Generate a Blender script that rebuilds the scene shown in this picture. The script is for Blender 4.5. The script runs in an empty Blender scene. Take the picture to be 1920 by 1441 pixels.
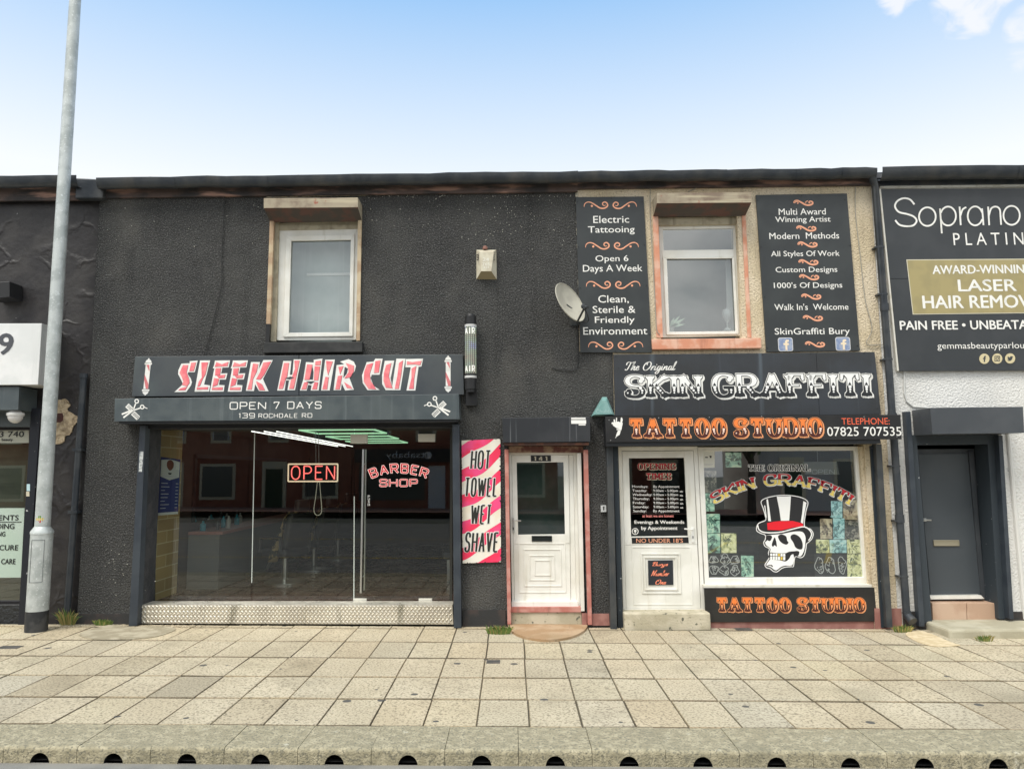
import bpy, bmesh, math, random
from mathutils import Vector, Matrix
random.seed(7)
C = bpy.context.scene.collection
scn = bpy.context.scene

# ------------------------------------------------------------------ camera
F = 1430.0; D = 10.3; CAMZ = 2.04
PITCH = math.radians(6.4); ROLL = 0.008
CAM = Vector((0, -D, CAMZ))
fwd = Vector((0, math.cos(PITCH), math.sin(PITCH)))
up0 = Vector((0, -math.sin(PITCH), math.cos(PITCH))); r0 = Vector((1, 0, 0))
cup = up0 * math.cos(ROLL) + r0 * math.sin(ROLL)
crt = r0 * math.cos(ROLL) - up0 * math.sin(ROLL)
cd = bpy.data.cameras.new('camera'); cam = bpy.data.objects.new('camera', cd); C.objects.link(cam)
cd.sensor_width = 36; cd.lens = 36 * F / 1920; cd.clip_end = 2000; cd.clip_start = 0.05
m = Matrix((crt, cup, -fwd)).transposed().to_4x4(); m.translation = CAM
cam.matrix_world = m
scn.camera = cam

# ------------------------------------------------------------------ sky, sun, exposure
SUN_EL = math.radians(58); SUN_AZ = math.radians(215)      # azimuth from +Y towards +X : behind the camera, to the left
w = bpy.data.worlds.new('World'); scn.world = w; w.use_nodes = True
N = w.node_tree.nodes; L = w.node_tree.links
N.clear()
def wn(t, **k):
    n = N.new(t)
    for a, b in k.items(): setattr(n, a, b)
    return n
out = wn('ShaderNodeOutputWorld'); bg = wn('ShaderNodeBackground'); L.new(bg.outputs[0], out.inputs[0])
bg.inputs[1].default_value = 0.13
sky = wn('ShaderNodeTexSky', sky_type='NISHITA', sun_disc=False)
sky.sun_elevation = SUN_EL; sky.sun_rotation = SUN_AZ; sky.altitude = 50; sky.air_density = 1.0; sky.dust_density = 2.0; sky.ozone_density = 1.5
tc = wn('ShaderNodeTexCoord'); sep = wn('ShaderNodeSeparateXYZ'); L.new(tc.outputs['Generated'], sep.inputs[0])
def mapr(src, a, b, c, d, smooth=True):
    n = wn('ShaderNodeMapRange', interpolation_type='SMOOTHSTEP' if smooth else 'LINEAR')
    n.inputs[1].default_value = a; n.inputs[2].default_value = b; n.inputs[3].default_value = c; n.inputs[4].default_value = d
    L.new(src, n.inputs[0]); return n.outputs[0]
def wmix(fac, a, b):
    n = wn('ShaderNodeMix', data_type='RGBA')
    if isinstance(fac, float): n.inputs[0].default_value = fac
    else: L.new(fac, n.inputs[0])
    for i, s in ((6, a), (7, b)):
        if isinstance(s, tuple): n.inputs[i].default_value = (*s, 1)
        else: L.new(s, n.inputs[i])
    return n.outputs[2]
def wmath(op, a, b):
    n = wn('ShaderNodeMath', operation=op)
    for i, s in ((0, a), (1, b)):
        if isinstance(s, (int, float)): n.inputs[i].default_value = s
        else: L.new(s, n.inputs[i])
    return n.outputs[0]
def wnoise(scale, det, dist=0.0, mp=(1, 1, 1)):
    mpn = wn('ShaderNodeMapping'); mpn.inputs['Scale'].default_value = mp; L.new(tc.outputs['Generated'], mpn.inputs[0])
    n = wn('ShaderNodeTexNoise'); n.inputs['Scale'].default_value = scale; n.inputs['Detail'].default_value = det
    n.inputs['Distortion'].default_value = dist; L.new(mpn.outputs[0], n.inputs[0]); return n.outputs[0]
blue = wmix(0.75, sky.outputs[0], (0.78, 2.2, 4.05))
haze_f = mapr(sep.outputs[2], 0.335, 0.60, 1.0, 0.0, False)
c1 = wmix(haze_f, blue, (3.8, 3.98, 4.12))
# fair-weather clouds high on the right of the street, ahead
def lobe(v, lo, hi):
    v = Vector(v).normalized()
    d = wn('ShaderNodeVectorMath', operation='DOT_PRODUCT'); d.inputs[1].default_value = v; L.new(tc.outputs['Generated'], d.inputs[0])
    return mapr(d.outputs['Value'], lo, hi, 0.0, 1.0)
def skydir(u, v): return fwd + crt * ((u - 960) / F) - cup * ((v - 720) / F)
nz = wnoise(21, 10, 1.1, (1, 1, 1.2))
cl = wmath('MAXIMUM', wmath('MAXIMUM', lobe(skydir(1825, -12), 0.9986, 0.9999), lobe(skydir(1950, 62), 0.9988, 0.9999)), lobe(skydir(1690, -25), 0.9994, 0.99998))
clf = mapr(wmath('ADD', wmath('MULTIPLY', nz, 2.6), wmath('MULTIPLY', cl, 1.0)), 1.72, 2.45, 0.0, 0.8)
clf = wmath('MULTIPLY', clf, wmath('GREATER_THAN', cl, 0.001))
c2 = wmix(clf, c1, (3.95, 3.95, 4.1))
# overcast half of the sky behind the street's far side
oc = mapr(wnoise(2.6, 6, 0.5, (1, 1, 2.0)), 0.35, 0.68, 0.0, 1.0)
occ0 = wmix(oc, (3.1, 3.6, 4.0), (9.6, 9.6, 9.5)); ocz = mapr(sep.outputs[2], 0.0, 0.75, 0.55, 1.2, False)
vm = wn('ShaderNodeVectorMath', operation='SCALE'); L.new(occ0, vm.inputs[0]); L.new(ocz, vm.inputs['Scale']); occ = vm.outputs[0]
ocf = mapr(sep.outputs[1], 0.15, -0.2, 0.0, 1.0)
c3 = wmix(ocf, c2, occ)
L.new(c3, bg.inputs[0])
sd = bpy.data.lights.new('sun', 'SUN'); sd.energy = 1.5; sd.angle = math.radians(24); sd.color = (1.0, 0.95, 0.86)
sun = bpy.data.objects.new('sun', sd); C.objects.link(sun)
sv = Vector((math.sin(SUN_AZ) * math.cos(SUN_EL), math.cos(SUN_AZ) * math.cos(SUN_EL), math.sin(SUN_EL)))
sun.rotation_euler = sv.to_track_quat('Z', 'Y').to_euler(); sun.location = (0, -8, 30)
vs = scn.view_settings; vs.view_transform = 'Standard'; vs.look = 'None'; vs.gamma = 1; vs.exposure = 0.95
scn.cycles.max_bounces = 8; scn.cycles.transparent_max_bounces = 16; scn.cycles.use_denoising = True

# ------------------------------------------------------------------ picture geometry -> points of the place
SX = 0.0135                                   # the street falls gently to the right
def ray(u, v): return fwd + crt * ((u - 960) / F) - cup * ((v - 720.5) / F)
def P(u, v, y=0.0):
    d = ray(u, v); return CAM + d * ((y + D) / d.y)
def gz(x): return -SX * x
def G(u, v, h=0.0):
    d = ray(u, v); t = (h - CAMZ) / (d.z + SX * d.x); return CAM + d * t
def Q(l, t, r, b):
    um, vm = (l + r) / 2, (t + b) / 2
    def k(u, v): return (u + 8.4e-5 * (um - 800) * (v - vm), v + 1.73e-5 * (vm - 1000) * (u - um))
    return [k(l, t), k(r, t), k(r, b), k(l, b)]
def bil(q, s, t):
    a = Vector(q[0]).lerp(Vector(q[1]), s); b = Vector(q[3]).lerp(Vector(q[2]), s); return a.lerp(b, t)
def inset(q, l, t=None, r=None, b=None):
    t = l if t is None else t; r = l if r is None else r; b = t if b is None else b
    return [(q[0][0] + l, q[0][1] + t), (q[1][0] - r, q[1][1] + t), (q[2][0] - r, q[2][1] - b), (q[3][0] + l, q[3][1] - b)]

# ------------------------------------------------------------------ materials
MATS = {}
def M(name, col=(.5, .5, .5), rough=.6, metal=0, spec=.4, col2=None, vs=6, vlo=.42, vhi=.62, streak=None, ss=(9, 9, .7), slo=.55, shi=.75,
      speck=None, spk=(60, .62, .68), bump=0, bs=60, bd=.01, det=5, emit=None, coat=0, vor=None, rvar=0, streak2=None):
    if name in MATS: return MATS[name]
    mt = bpy.data.materials.new(name); mt.use_nodes = True; MATS[name] = mt
    nt = mt.node_tree; n = nt.nodes; l = nt.links; b = n['Principled BSDF']
    b.inputs['Roughness'].default_value = rough; b.inputs['Metallic'].default_value = metal; b.inputs['Specular IOR Level'].default_value = spec
    b.inputs['Coat Weight'].default_value = coat; b.inputs['Coat Roughness'].default_value = .15
    t = n.new('ShaderNodeTexCoord'); co = t.outputs['Object']
    def noise(scale, detail=5, sc=None, dist=0):
        x = n.new('ShaderNodeTexNoise'); x.inputs['Scale'].default_value = scale; x.inputs['Detail'].default_value = detail; x.inputs['Distortion'].default_value = dist
        if sc:
            mp = n.new('ShaderNodeMapping'); mp.inputs['Scale'].default_value = sc; l.new(co, mp.inputs[0]); l.new(mp.outputs[0], x.inputs[0])
        else: l.new(co, x.inputs[0])
        return x.outputs[0]
    def rng(src, a, bb, c=0., d=1.):
        x = n.new('ShaderNodeMapRange'); x.interpolation_type = 'SMOOTHSTEP'
        for i, q in enumerate((a, bb, c, d)): x.inputs[i + 1].default_value = q
        l.new(src, x.inputs[0]); return x.outputs[0]
    def mix(f, a, c):
        x = n.new('ShaderNodeMix'); x.data_type = 'RGBA'; l.new(f, x.inputs[0])
        for i, q in ((6, a), (7, c)):
            if isinstance(q, tuple): x.inputs[i].default_value = (*q, 1)
            else: l.new(q, x.inputs[i])
        return x.outputs[2]
    cur = tuple(col)
    if col2: cur = mix(rng(noise(vs, det), vlo, vhi), cur, tuple(col2))
    if streak: cur = mix(rng(noise(1, 4, ss), slo, shi, 0, .85), cur, tuple(streak))
    if streak2: cur = mix(rng(noise(1, 6, (1.2, 1.2, .8)), .52, .75, 0, .7), cur, tuple(streak2))
    if speck: cur = mix(rng(noise(spk[0], 3), spk[1], spk[2]), cur, tuple(speck))
    if isinstance(cur, tuple): b.inputs['Base Color'].default_value = (*cur, 1)
    else: l.new(cur, b.inputs['Base Color'])
    if rvar: l.new(rng(noise(5, 6), .3, .7, max(0, rough - rvar), min(1, rough + rvar)), b.inputs['Roughness'])
    if bump or vor:
        bp = n.new('ShaderNodeBump'); bp.inputs['Strength'].default_value = bump or vor[1]; bp.inputs['Distance'].default_value = bd
        if vor:
            dn = n.new('ShaderNodeTexNoise'); dn.inputs['Scale'].default_value = 3; dn.inputs['Detail'].default_value = 4; l.new(co, dn.inputs[0])
            va = n.new('ShaderNodeMix'); va.data_type = 'RGBA'; va.inputs[0].default_value = .25; l.new(co, va.inputs[6]); l.new(dn.outputs[1], va.inputs[7])
            v = n.new('ShaderNodeTexVoronoi'); v.feature = 'DISTANCE_TO_EDGE'; v.inputs['Scale'].default_value = vor[0]; l.new(va.outputs[2], v.inputs[0])
            h = rng(v.outputs[0], 0, .09, 1, 0)
            mm = n.new('ShaderNodeMath'); mm.operation = 'MULTIPLY_ADD'; l.new(h, mm.inputs[0]); l.new(rng(noise(1.7, 3), .45, .62), mm.inputs[1]); l.new(rng(noise(9, 4), .2, .8, 0, .45), mm.inputs[2]); l.new(mm.outputs[0], bp.inputs['Height'])
        else: l.new(noise(bs, 4), bp.inputs['Height'])
        l.new(bp.outputs[0], b.inputs['Normal'])
    if emit:
        b.inputs['Emission Color'].default_value = (*emit[0], 1); b.inputs['Emission Strength'].default_value = emit[1]
    return mt
def glass(name, tint=(.82, .86, .84), rough=0.0, ior=1.5, gain=1.6):
    if name in MATS: return MATS[name]
    mt = bpy.data.materials.new(name); mt.use_nodes = True; MATS[name] = mt
    n = mt.node_tree.nodes; l = mt.node_tree.links; n.clear()
    o = n.new('ShaderNodeOutputMaterial'); mx = n.new('ShaderNodeMixShader'); tr = n.new('ShaderNodeBsdfTransparent'); gl = n.new('ShaderNodeBsdfGlossy')
    fr = n.new('ShaderNodeFresnel'); fr.inputs[0].default_value = ior
    mu = n.new('ShaderNodeMath'); mu.operation = 'MULTIPLY'; mu.use_clamp = True; mu.inputs[1].default_value = gain; l.new(fr.outputs[0], mu.inputs[0])
    tr.inputs[0].default_value = (*tint, 1); gl.inputs['Roughness'].default_value = rough; gl.inputs[0].default_value = (.95, .97, .97, 1)
    l.new(mu.outputs[0], mx.inputs[0]); l.new(tr.outputs[0], mx.inputs[1]); l.new(gl.outputs[0], mx.inputs[2]); l.new(mx.outputs[0], o.inputs[0])
    return mt

# ------------------------------------------------------------------ mesh builder
ORI = {}
class MB:
    def __init__(s): s.v = []; s.f = []; s.mi = []
    def add(s, vs, fs, mi=0):
        k = len(s.v); s.v += [Vector(p) for p in vs]; s.f += [[i + k for i in f] for f in fs]; s.mi += [mi] * len(fs)
    def prism(s, pts, d=(0, .05, 0), mi=0):
        n = len(pts); d = Vector(d); pts = [Vector(p) for p in pts]
        s.add(pts + [p + d for p in pts], [list(range(n)), list(range(2 * n - 1, n - 1, -1))] + [[i, i + n, (i + 1) % n + n, (i + 1) % n] for i in range(n)], mi)
    def px(s, poly, y, depth=.03, mi=0): s.prism([P(u, v, y) for u, v in poly], (0, depth, 0), mi)
    def flat(s, poly, y, mi=0): s.add([P(u, v, y) for u, v in poly], [list(range(len(poly)))], mi)
    def box(s, a, b, mi=0):
        x0, y0, z0 = a; x1, y1, z1 = b
        s.prism([(x0, y0, z0), (x1, y0, z0), (x1, y0, z1), (x0, y0, z1)], (0, y1 - y0, 0), mi)
    def profile(s, x0, x1, pts, mi=0): s.prism([(x0, y, z) for y, z in pts], (x1 - x0, 0, 0), mi)
    def frame(s, qo, qi, y, depth=.05, mi=0):
        for i in range(4):
            j = (i + 1) % 4; s.px([qo[i], qo[j], qi[j], qi[i]], y, depth, mi)
    def tube(s, pts, r, n=8, mi=0, cap=True):
        pts = [Vector(p) for p in pts]; rs = r if isinstance(r, (list, tuple)) else [r] * len(pts); k = len(s.v)
        prev = None; vs = []
        for i, p in enumerate(pts):
            t = (pts[min(i + 1, len(pts) - 1)] - pts[max(i - 1, 0)]).normalized()
            if prev is None:
                a = t.orthogonal().normalized()
            else:
                a = prev - t * prev.dot(t); a = a.normalized() if a.length > 1e-6 else t.orthogonal().normalized()
            prev = a; b = t.cross(a)
            vs += [p + (a * math.cos(2 * math.pi * q / n) + b * math.sin(2 * math.pi * q / n)) * rs[i] for q in range(n)]
        fs = [[i * n + q, i * n + (q + 1) % n, (i + 1) * n + (q + 1) % n, (i + 1) * n + q] for i in range(len(pts) - 1) for q in range(n)]
        if cap: fs += [list(range(n - 1, -1, -1)), list(range((len(pts) - 1) * n, len(pts) * n))]
        s.add(vs, fs, mi)
    def lathe(s, c, prof, n=24, mi=0):   # prof: (r, z) from bottom to top
        c = Vector(c); s.tube([c + Vector((0, 0, z)) for r, z in prof], [max(r, 1e-4) for r, z in prof], n, mi)
    def sphere(s, c, r, n=16, mi=0, sc=(1, 1, 1)):
        c = Vector(c); vs = []; fs = []; m = n // 2
        for i in range(m + 1):
            a = math.pi * i / m
            for j in range(n):
                b = 2 * math.pi * j / n
                vs.append(c + Vector((r * sc[0] * math.sin(a) * math.cos(b), r * sc[1] * math.sin(a) * math.sin(b), r * sc[2] * math.cos(a))))
        for i in range(m):
            for j in range(n): fs.append([i * n + j, (i + 1) * n + j, (i + 1) * n + (j + 1) % n, i * n + (j + 1) % n])
        s.add(vs, fs, mi)
    def build(s, name, mats, parent=None, origin=None, bevel=0, smooth=False):
        if not isinstance(mats, (list, tuple)): mats = [mats]
        if parent is not None: o0 = ORI[parent.name]
        elif origin is not None: o0 = Vector(origin)
        else:
            xs = [p.x for p in s.v]; ys = [p.y for p in s.v]; o0 = Vector(((min(xs) + max(xs)) / 2, (min(ys) + max(ys)) / 2, min(p.z for p in s.v)))
        me = bpy.data.meshes.new(name); me.from_pydata([p - o0 for p in s.v], [], s.f); me.update()
        for mt in mats: me.materials.append(mt)
        for p, k in zip(me.polygons, s.mi): p.material_index = k
        if smooth:
            for p in me.polygons: p.use_smooth = True
            try: me.set_sharp_from_angle(angle=math.radians(40))
            except Exception: pass
        o = bpy.data.objects.new(name, me); C.objects.link(o)
        if parent is not None: o.parent = parent
        else: o.location = o0
        ORI[o.name] = o0
        if bevel:
            md = o.modifiers.new('edge', 'BEVEL'); md.width = bevel; md.segments = 2; md.limit_method = 'ANGLE'; md.angle_limit = math.radians(50)
        return o
def tag(o, label=None, cat=None, group=None, kind=None):
    if label: o['label'] = label
    if cat: o['category'] = cat
    if group: o['group'] = group
    if kind: o['kind'] = kind
    return o
def thing(name, label, cat, loc, group=None):
    o = bpy.data.objects.new(name, None); C.objects.link(o); o.location = loc; o.empty_display_size = .1; ORI[o.name] = Vector(loc)
    return tag(o, label, cat, group)
def copy_tree(o, loc, label=None, rotz=None):
    r = o.copy(); C.objects.link(r); r.location = loc
    if rotz is not None: r.rotation_euler = (0, 0, rotz)
    if label: r['label'] = label
    for c in list(o.children):
        d = c.copy(); C.objects.link(d); d.parent = r
        for g in list(c.children):
            e = g.copy(); C.objects.link(e); e.parent = d
    return r

# ------------------------------------------------------------------ lettering
def cr(pts, n=6, closed=False):
    out = []; k = len(pts)
    for i in range(k if closed else k - 1):
        g = lambda j: Vector(pts[j % k] if closed else pts[max(0, min(k - 1, j))])
        p0, p1, p2, p3 = g(i - 1), g(i), g(i + 1), g(i + 2)
        for q in range(n):
            t = q / n
            out.append(.5 * ((2 * p1) + (p2 - p0) * t + (2 * p0 - 5 * p1 + 4 * p2 - p3) * t * t + (3 * p1 - p0 - 3 * p2 + p3) * t ** 3))
    if not closed: out.append(Vector(pts[-1]))
    return out
GLY = {
 'A': (.85, [[(0, 0), (.5, 1)], [(.5, 1), (1, 0)], [(.17, .33), (.83, .33)]]),
 'B': (.75, [[(0, 0), (0, 1), (.93, 1, 1), (.93, .53, 1), (0, .53)], [(.5, .53), (1, .53, 1), (1, 0, 1), (0, 0)]]),
 'C': (.78, [[(1, .78), (1, 1, 1), (0, 1, 1), (0, 0, 1), (1, 0, 1), (1, .22)]]),
 'D': (.8, [[(0, 0), (1, 0, 1), (1, 1, 1), (0, 1), (0, 0)]]),
 'E': (.68, [[(0, 0), (0, 1)], [(0, 1), (1, 1)], [(0, .52), (.8, .52)], [(0, 0), (1, 0)]]),
 'F': (.66, [[(0, 0), (0, 1)], [(0, 1), (1, 1)], [(0, .5), (.75, .5)]]),
 'G': (.8, [[(1, .78), (1, 1, 1), (0, 1, 1), (0, 0, 1), (1, 0, 1), (1, .42), (.55, .42)]]),
 'H': (.8, [[(0, 0), (0, 1)], [(1, 0), (1, 1)], [(0, .52), (1, .52)]]),
 'I': (.02, [[(.5, 0), (.5, 1)]]),
 'K': (.78, [[(0, 0), (0, 1)], [(.05, .45), (1, 1)], [(.3, .58), (1, 0)]]),
 'L': (.66, [[(0, 1), (0, 0)], [(0, 0), (1, 0)]]),
 'M': (.98, [[(0, 0), (0, 1)], [(0, 1), (.5, .25)], [(.5, .25), (1, 1)], [(1, 1), (1, 0)]]),
 'N': (.8, [[(0, 0), (0, 1)], [(0, 1), (1, 0)], [(1, 0), (1, 1)]]),
 'O': (.82, 'c', [(0, 0, 1), (1, 0, 1), (1, 1, 1), (0, 1, 1)]),
 'P': (.74, [[(0, 0), (0, 1), (1, 1, 1), (1, .45, 1), (0, .45)]]),
 'R': (.78, [[(0, 0), (0, 1), (.96, 1, 1), (.96, .47, 1), (0, .47)], [(.5, .47), (1, 0)]]),
 'S': (.74, [[(1, .76), (1, 1, 1), (0, 1, 1), (0, .53, 1), (1, .51, 1), (1, 0, 1), (0, 0, 1), (0, .24)]]),
 'T': (.78, [[(.5, 0), (.5, 1)], [(0, 1), (1, 1)]]),
 'U': (.8, [[(0, 1), (0, 0, 1), (1, 0, 1), (1, 1)]]),
 'V': (.82, [[(0, 1), (.5, 0)], [(.5, 0), (1, 1)]]),
 'W': (1.45, [[(0, 1), (.25, 0)], [(.25, 0), (.5, .9)], [(.5, .9), (.75, 0)], [(.75, 0), (1, 1)]]),
 'Y': (.82, [[(0, 1), (.5, .48)], [(1, 1), (.5, .48)], [(.5, .48), (.5, 0)]]),
 '1': (.3, [[(0, .8), (.7, 1)], [(.7, 1), (.7, 0)]]),
 '3': (.72, [[(0, 1), (1, 1, 1), (1, .53, 1), (.3, .53)], [(.6, .53), (1, .53, 1), (1, 0, 1), (0, 0)]]),
 '4': (.75, [[(.75, 0), (.75, 1)], [(.75, 1), (0, .3)], [(0, .3), (1, .3)]]),
 '7': (.72, [[(0, .8), (0, 1)], [(0, 1), (1, 1)], [(1, 1), (.35, 0)]]),
 '9': (.74, [[(1, .45), (0, .45, 1), (0, 1, 1), (1, 1, 1), (1, 0, 1), (.05, 0)]]),
 ' ': (.45, []),
}
def rounded(pts, rad, w, closed, n=5):
    p2 = [(Vector((p[0] * w, p[1])), len(p) > 2) for p in pts]; out = []; k = len(p2)
    for i, (p, r) in enumerate(p2):
        if not r or (not closed and i in (0, k - 1)): out.append((p, False if r else True)); continue
        a = p2[i - 1][0]; b = p2[(i + 1) % k][0]
        ra = min(rad, (a - p).length * .5); rb = min(rad, (b - p).length * .5)
        s, e = p + (a - p).normalized() * ra, p + (b - p).normalized() * rb; kk = .55
        c1, c2 = s.lerp(p, kk), e.lerp(p, kk)
        for q in range(n + 1):
            t = q / n
            out.append((s * (1 - t) ** 3 + c1 * 3 * t * (1 - t) ** 2 + c2 * 3 * t * t * (1 - t) + e * t ** 3, False))
    res = []
    for p, sh in out:
        if not res or (p - res[-1][0]).length > 1e-5: res.append((p, sh))
    return res
def ribbon(pts, hwf, closed=False, ext=(0, 0)):
    pts = [Vector(p) for p in pts]; n = len(pts)
    if not closed:
        if ext[0]: pts[0] = pts[0] - (pts[1] - pts[0]).normalized() * ext[0]
        if ext[1]: pts[-1] = pts[-1] + (pts[-1] - pts[-2]).normalized() * ext[1]
    L_, R_ = [], []
    for i, p in enumerate(pts):
        a = pts[i - 1] if (closed or i > 0) else p; b = pts[(i + 1) % n] if (closed or i < n - 1) else p
        d1 = (p - a).normalized() if (p - a).length > 1e-9 else None; d2 = (b - p).normalized() if (b - p).length > 1e-9 else None
        t = ((d1 or d2) + (d2 or d1)); t = t.normalized() if t.length > 1e-6 else (d1 or d2)
        h = hwf(t, i / max(1, n - 1)); c = max(.6, t.dot(d1 or d2)); nrm = Vector((-t.y, t.x)) * (h / c)
        L_.append(p + nrm); R_.append(p - nrm)
    return [[L_[i], R_[i], R_[(i + 1) % n], L_[(i + 1) % n]] for i in range(n if closed else n - 1)]
def clip(poly, yc, above):
    out = []; n = len(poly); ins = lambda p: (p.y >= yc) == above
    for i in range(n):
        a, b = poly[i], poly[(i + 1) % n]
        if ins(a): out.append(a)
        if ins(a) != ins(b): out.append(a.lerp(b, (yc - a.y) / (b.y - a.y)))
    return out if len(out) > 2 else None
def circ(c, r, n=10): return [Vector((c[0] + r * math.cos(2 * math.pi * i / n), c[1] + r * math.sin(2 * math.pi * i / n))) for i in range(n)]
def glyph(ch, st, ws, o=0.0):
    """polygons of one letter grown by o; also the stem centre lines (for dots) and its advance width"""
    g = GLY[ch]; w = g[0] * ws if ch not in 'I1' else g[0]
    if ch == ' ': return [], [], w
    paths = [(g[2], True)] if g[1] == 'c' else [(p, False) for p in g[1]]
    hw = lambda d, t: st['thin'] + (st['thick'] - st['thin']) * abs(d.y) ** 1.3 + o
    polys = []; cl = []
    for pts, closed in paths:
        rp = rounded(pts, st['rad'], w, closed)
        if closed:
            c = [p for p, s in rp]; cl.append(c + [c[0]]); polys += [(q, len(cl)) for q in ribbon(c, hw, True)]; continue
        segs = [[rp[0][0]]]; corner = []
        for i in range(1, len(rp)):
            segs[-1].append(rp[i][0])
            if rp[i][1] and 0 < i < len(rp) - 1: segs.append([rp[i][0]])
        for si, sg in enumerate(segs):
            if len(sg) < 2: continue
            e0 = o + (st['thin'] * .95 if si > 0 or st.get('join') else 0); e1 = o + (st['thin'] * .95 if si < len(segs) - 1 or st.get('join') else 0)
            cl.append(sg); polys += [(q, len(cl)) for q in ribbon(sg, hw, False, (e0, e1))]
        if st.get('serif'):
            for a, b in ((rp[0][0], rp[1][0]), (rp[-1][0], rp[-2][0])):
                d = (a - b).normalized(); T = st['thick']; S = st['thin']
                if (ch == 'A' and a.y > .5) or (ch in 'NMVW' and abs(d.x) > .08): continue
                if abs(d.y) > .55 and (abs(a.y) < .02 or abs(a.y - 1) < .02):
                    sg = -1 if a.y < .5 else 1; W = T * 1.75 + o; h = .085
                    ax = a.x + (0 if abs(d.x) < .05 else 0)
                    sx = -d.x / max(.3, abs(d.y)) * .16
                    pl = [(-W, o * sg), (-W * .5, (o - .02) * sg), (0, (o + .02) * sg), (W * .5, (o - .02) * sg), (W, o * sg), (W, -(h + o) * sg), (sx + T + o, -(.2 + o) * sg), (sx - T - o, -(.2 + o) * sg), (-W, -(h + o) * sg)]
                    polys.append(([Vector((ax + x, a.y + y)) for x, y in pl], 90))
                elif abs(d.x) > .6 and (a.y < .05 or a.y > .95):
                    sg = 1 if d.x > 0 else -1; dn = -1 if a.y > .5 else 1; W = .07 + o
                    pl = [(-W, -dn * (S + o)), (W, -dn * (S + o)), (W * 1.2, dn * (.26 + o)), (-W * .4, dn * (.3 + o)), (-W * 1.6, dn * (.14 + o))]
                    polys.append(([Vector((a.x + x * sg, a.y + y)) for x, y in pl], 91))
                elif abs(d.y) > .55 and ch in 'SCG':
                    W = T * 1.1 + o; sg = 1 if d.y > 0 else -1; ix = -1 if a.x > w * .5 else 1
                    pl = [(-W * .8 * ix * -1, sg * (.05 + o)), (W * 1.1 * ix, sg * (.02 + o)), (W * .8 * ix, -sg * (.12 + o)), (-W * .8 * ix * -1 * -1, -sg * (.12 + o))]
                    polys.append((circ((a.x + ix * T * .45, a.y), T * .95 + o, 12), 92))
    return polys, cl, w
def layout(text, st, aspect):
    sp = st.get('space', .18); T = max(st['thick'], st['thin']) * (2.6 if st.get('serif') else 2)
    fixed = sum(T + sp + (GLY[c][0] if c in 'I1' else 0) for c in text) - sp; var = sum(GLY[c][0] for c in text if c not in 'I1')
    ws = max(.2, (aspect - fixed) / var) if var else 1
    x = 0; pos = []
    for c in text:
        w = GLY[c][0] * (ws if c not in 'I1' else 1); pos.append((c, x + T / 2)); x += w + T + sp
    return ws, pos, x - sp
def letters(mb, text, mapf, aspect, st, layers, y, step=.00025):
    """layers: (grow, shift, clip, material index, kind); mapf((s,t)) -> picture point"""
    ws, pos, tot = layout(text, st, aspect); sl = st.get('slant', 0)
    for li, (o, sh, cp, mi, kind) in enumerate(layers):
        for c, x0 in pos:
            polys, cl, wd = glyph(c, st, ws, o)
            if kind == 'dots':
                polys = []
                for path in cl:
                    for yy, rr in ((.42, .55), (.30, .42), (.19, .3)):
                        for a, b in zip(path, path[1:]):
                            if (a.y - yy) * (b.y - yy) < 0 and abs((b - a).normalized().y) > .5:
                                q = a.lerp(b, (yy - a.y) / (b.y - a.y)); polys.append((circ(q, st['thick'] * rr * 1.05), 5))
            if kind == 'wedge':
                polys = []
                for path in cl:
                    for a, b in zip(path, path[1:]):
                        if (a.y - .5) * (b.y - .5) < 0 and abs((b - a).normalized().y) > .5:
                            q = a.lerp(b, (.5 - a.y) / (b.y - a.y)); T = st['thick'] * .62
                            polys.append(([q + Vector((-T, .0)), q + Vector((T, 0)), q + Vector((0, .15))], 5))
            for k, (pl, idx) in enumerate(polys):
                if cp: pl = clip(pl, cp[0], cp[1])
                if not pl: continue
                pts = [P(*mapf(((p.x + x0 + sh[0] + sl * (p.y - .5)) / tot, p.y + sh[1])), y - li * .0012 - (idx % 9) * step) for p in pl]
                mb.add(pts, [list(range(len(pts)))], mi)
def boxmap(q): return lambda st: tuple(bil(q, st[0], 1 - st[1]))
def asp(q): return (Vector(q[1]) - Vector(q[0])).length / (Vector(q[3]) - Vector(q[0])).length
_tc = {}
def text_poly(s, bold):
    if (s, bold) in _tc: return _tc[(s, bold)]
    cu = bpy.data.curves.new('t', 'FONT'); cu.body = s;  cu.resolution_u = 3; cu.fill_mode = 'FRONT'
    o = bpy.data.objects.new('t', cu); C.objects.link(o); dg = bpy.context.evaluated_depsgraph_get(); dg.update()
    me = o.evaluated_get(dg).to_mesh(); vs = [Vector(v.co) for v in me.vertices]; fs = [list(p.vertices) for p in me.polygons]
    o.evaluated_get(dg).to_mesh_clear(); bpy.data.objects.remove(o); bpy.data.curves.remove(cu)
    a = min(v.x for v in vs); b = max(v.x for v in vs); c = min(v.y for v in vs); d = max(v.y for v in vs)
    vs = [((v.x - a) / (b - a), (v.y - c) / (d - c)) for v in vs]; _tc[(s, bold)] = (vs, fs); return vs, fs
def txt(mb, s, box, y, mi=0, bold=0.0, mapf=None):
    mapf = mapf or boxmap(Q(*box)); vs, fs = text_poly(s, 0)
    h = bold * 1.4; k = h / max(.3, asp(Q(*box)) if box else 1); offs = [(0, 0)] if bold < .003 else [(-k, 0), (k, 0), (0, h * .6), (0, -h * .6)]
    for i, (a, c) in enumerate(offs): mb.add([P(*mapf((.5 + (v[0] - .5) * (1 - 2 * k) + a, .5 + (v[1] - .5) * (1 - h) + c)), y - i * .0002) for v in vs], fs, mi)
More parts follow.
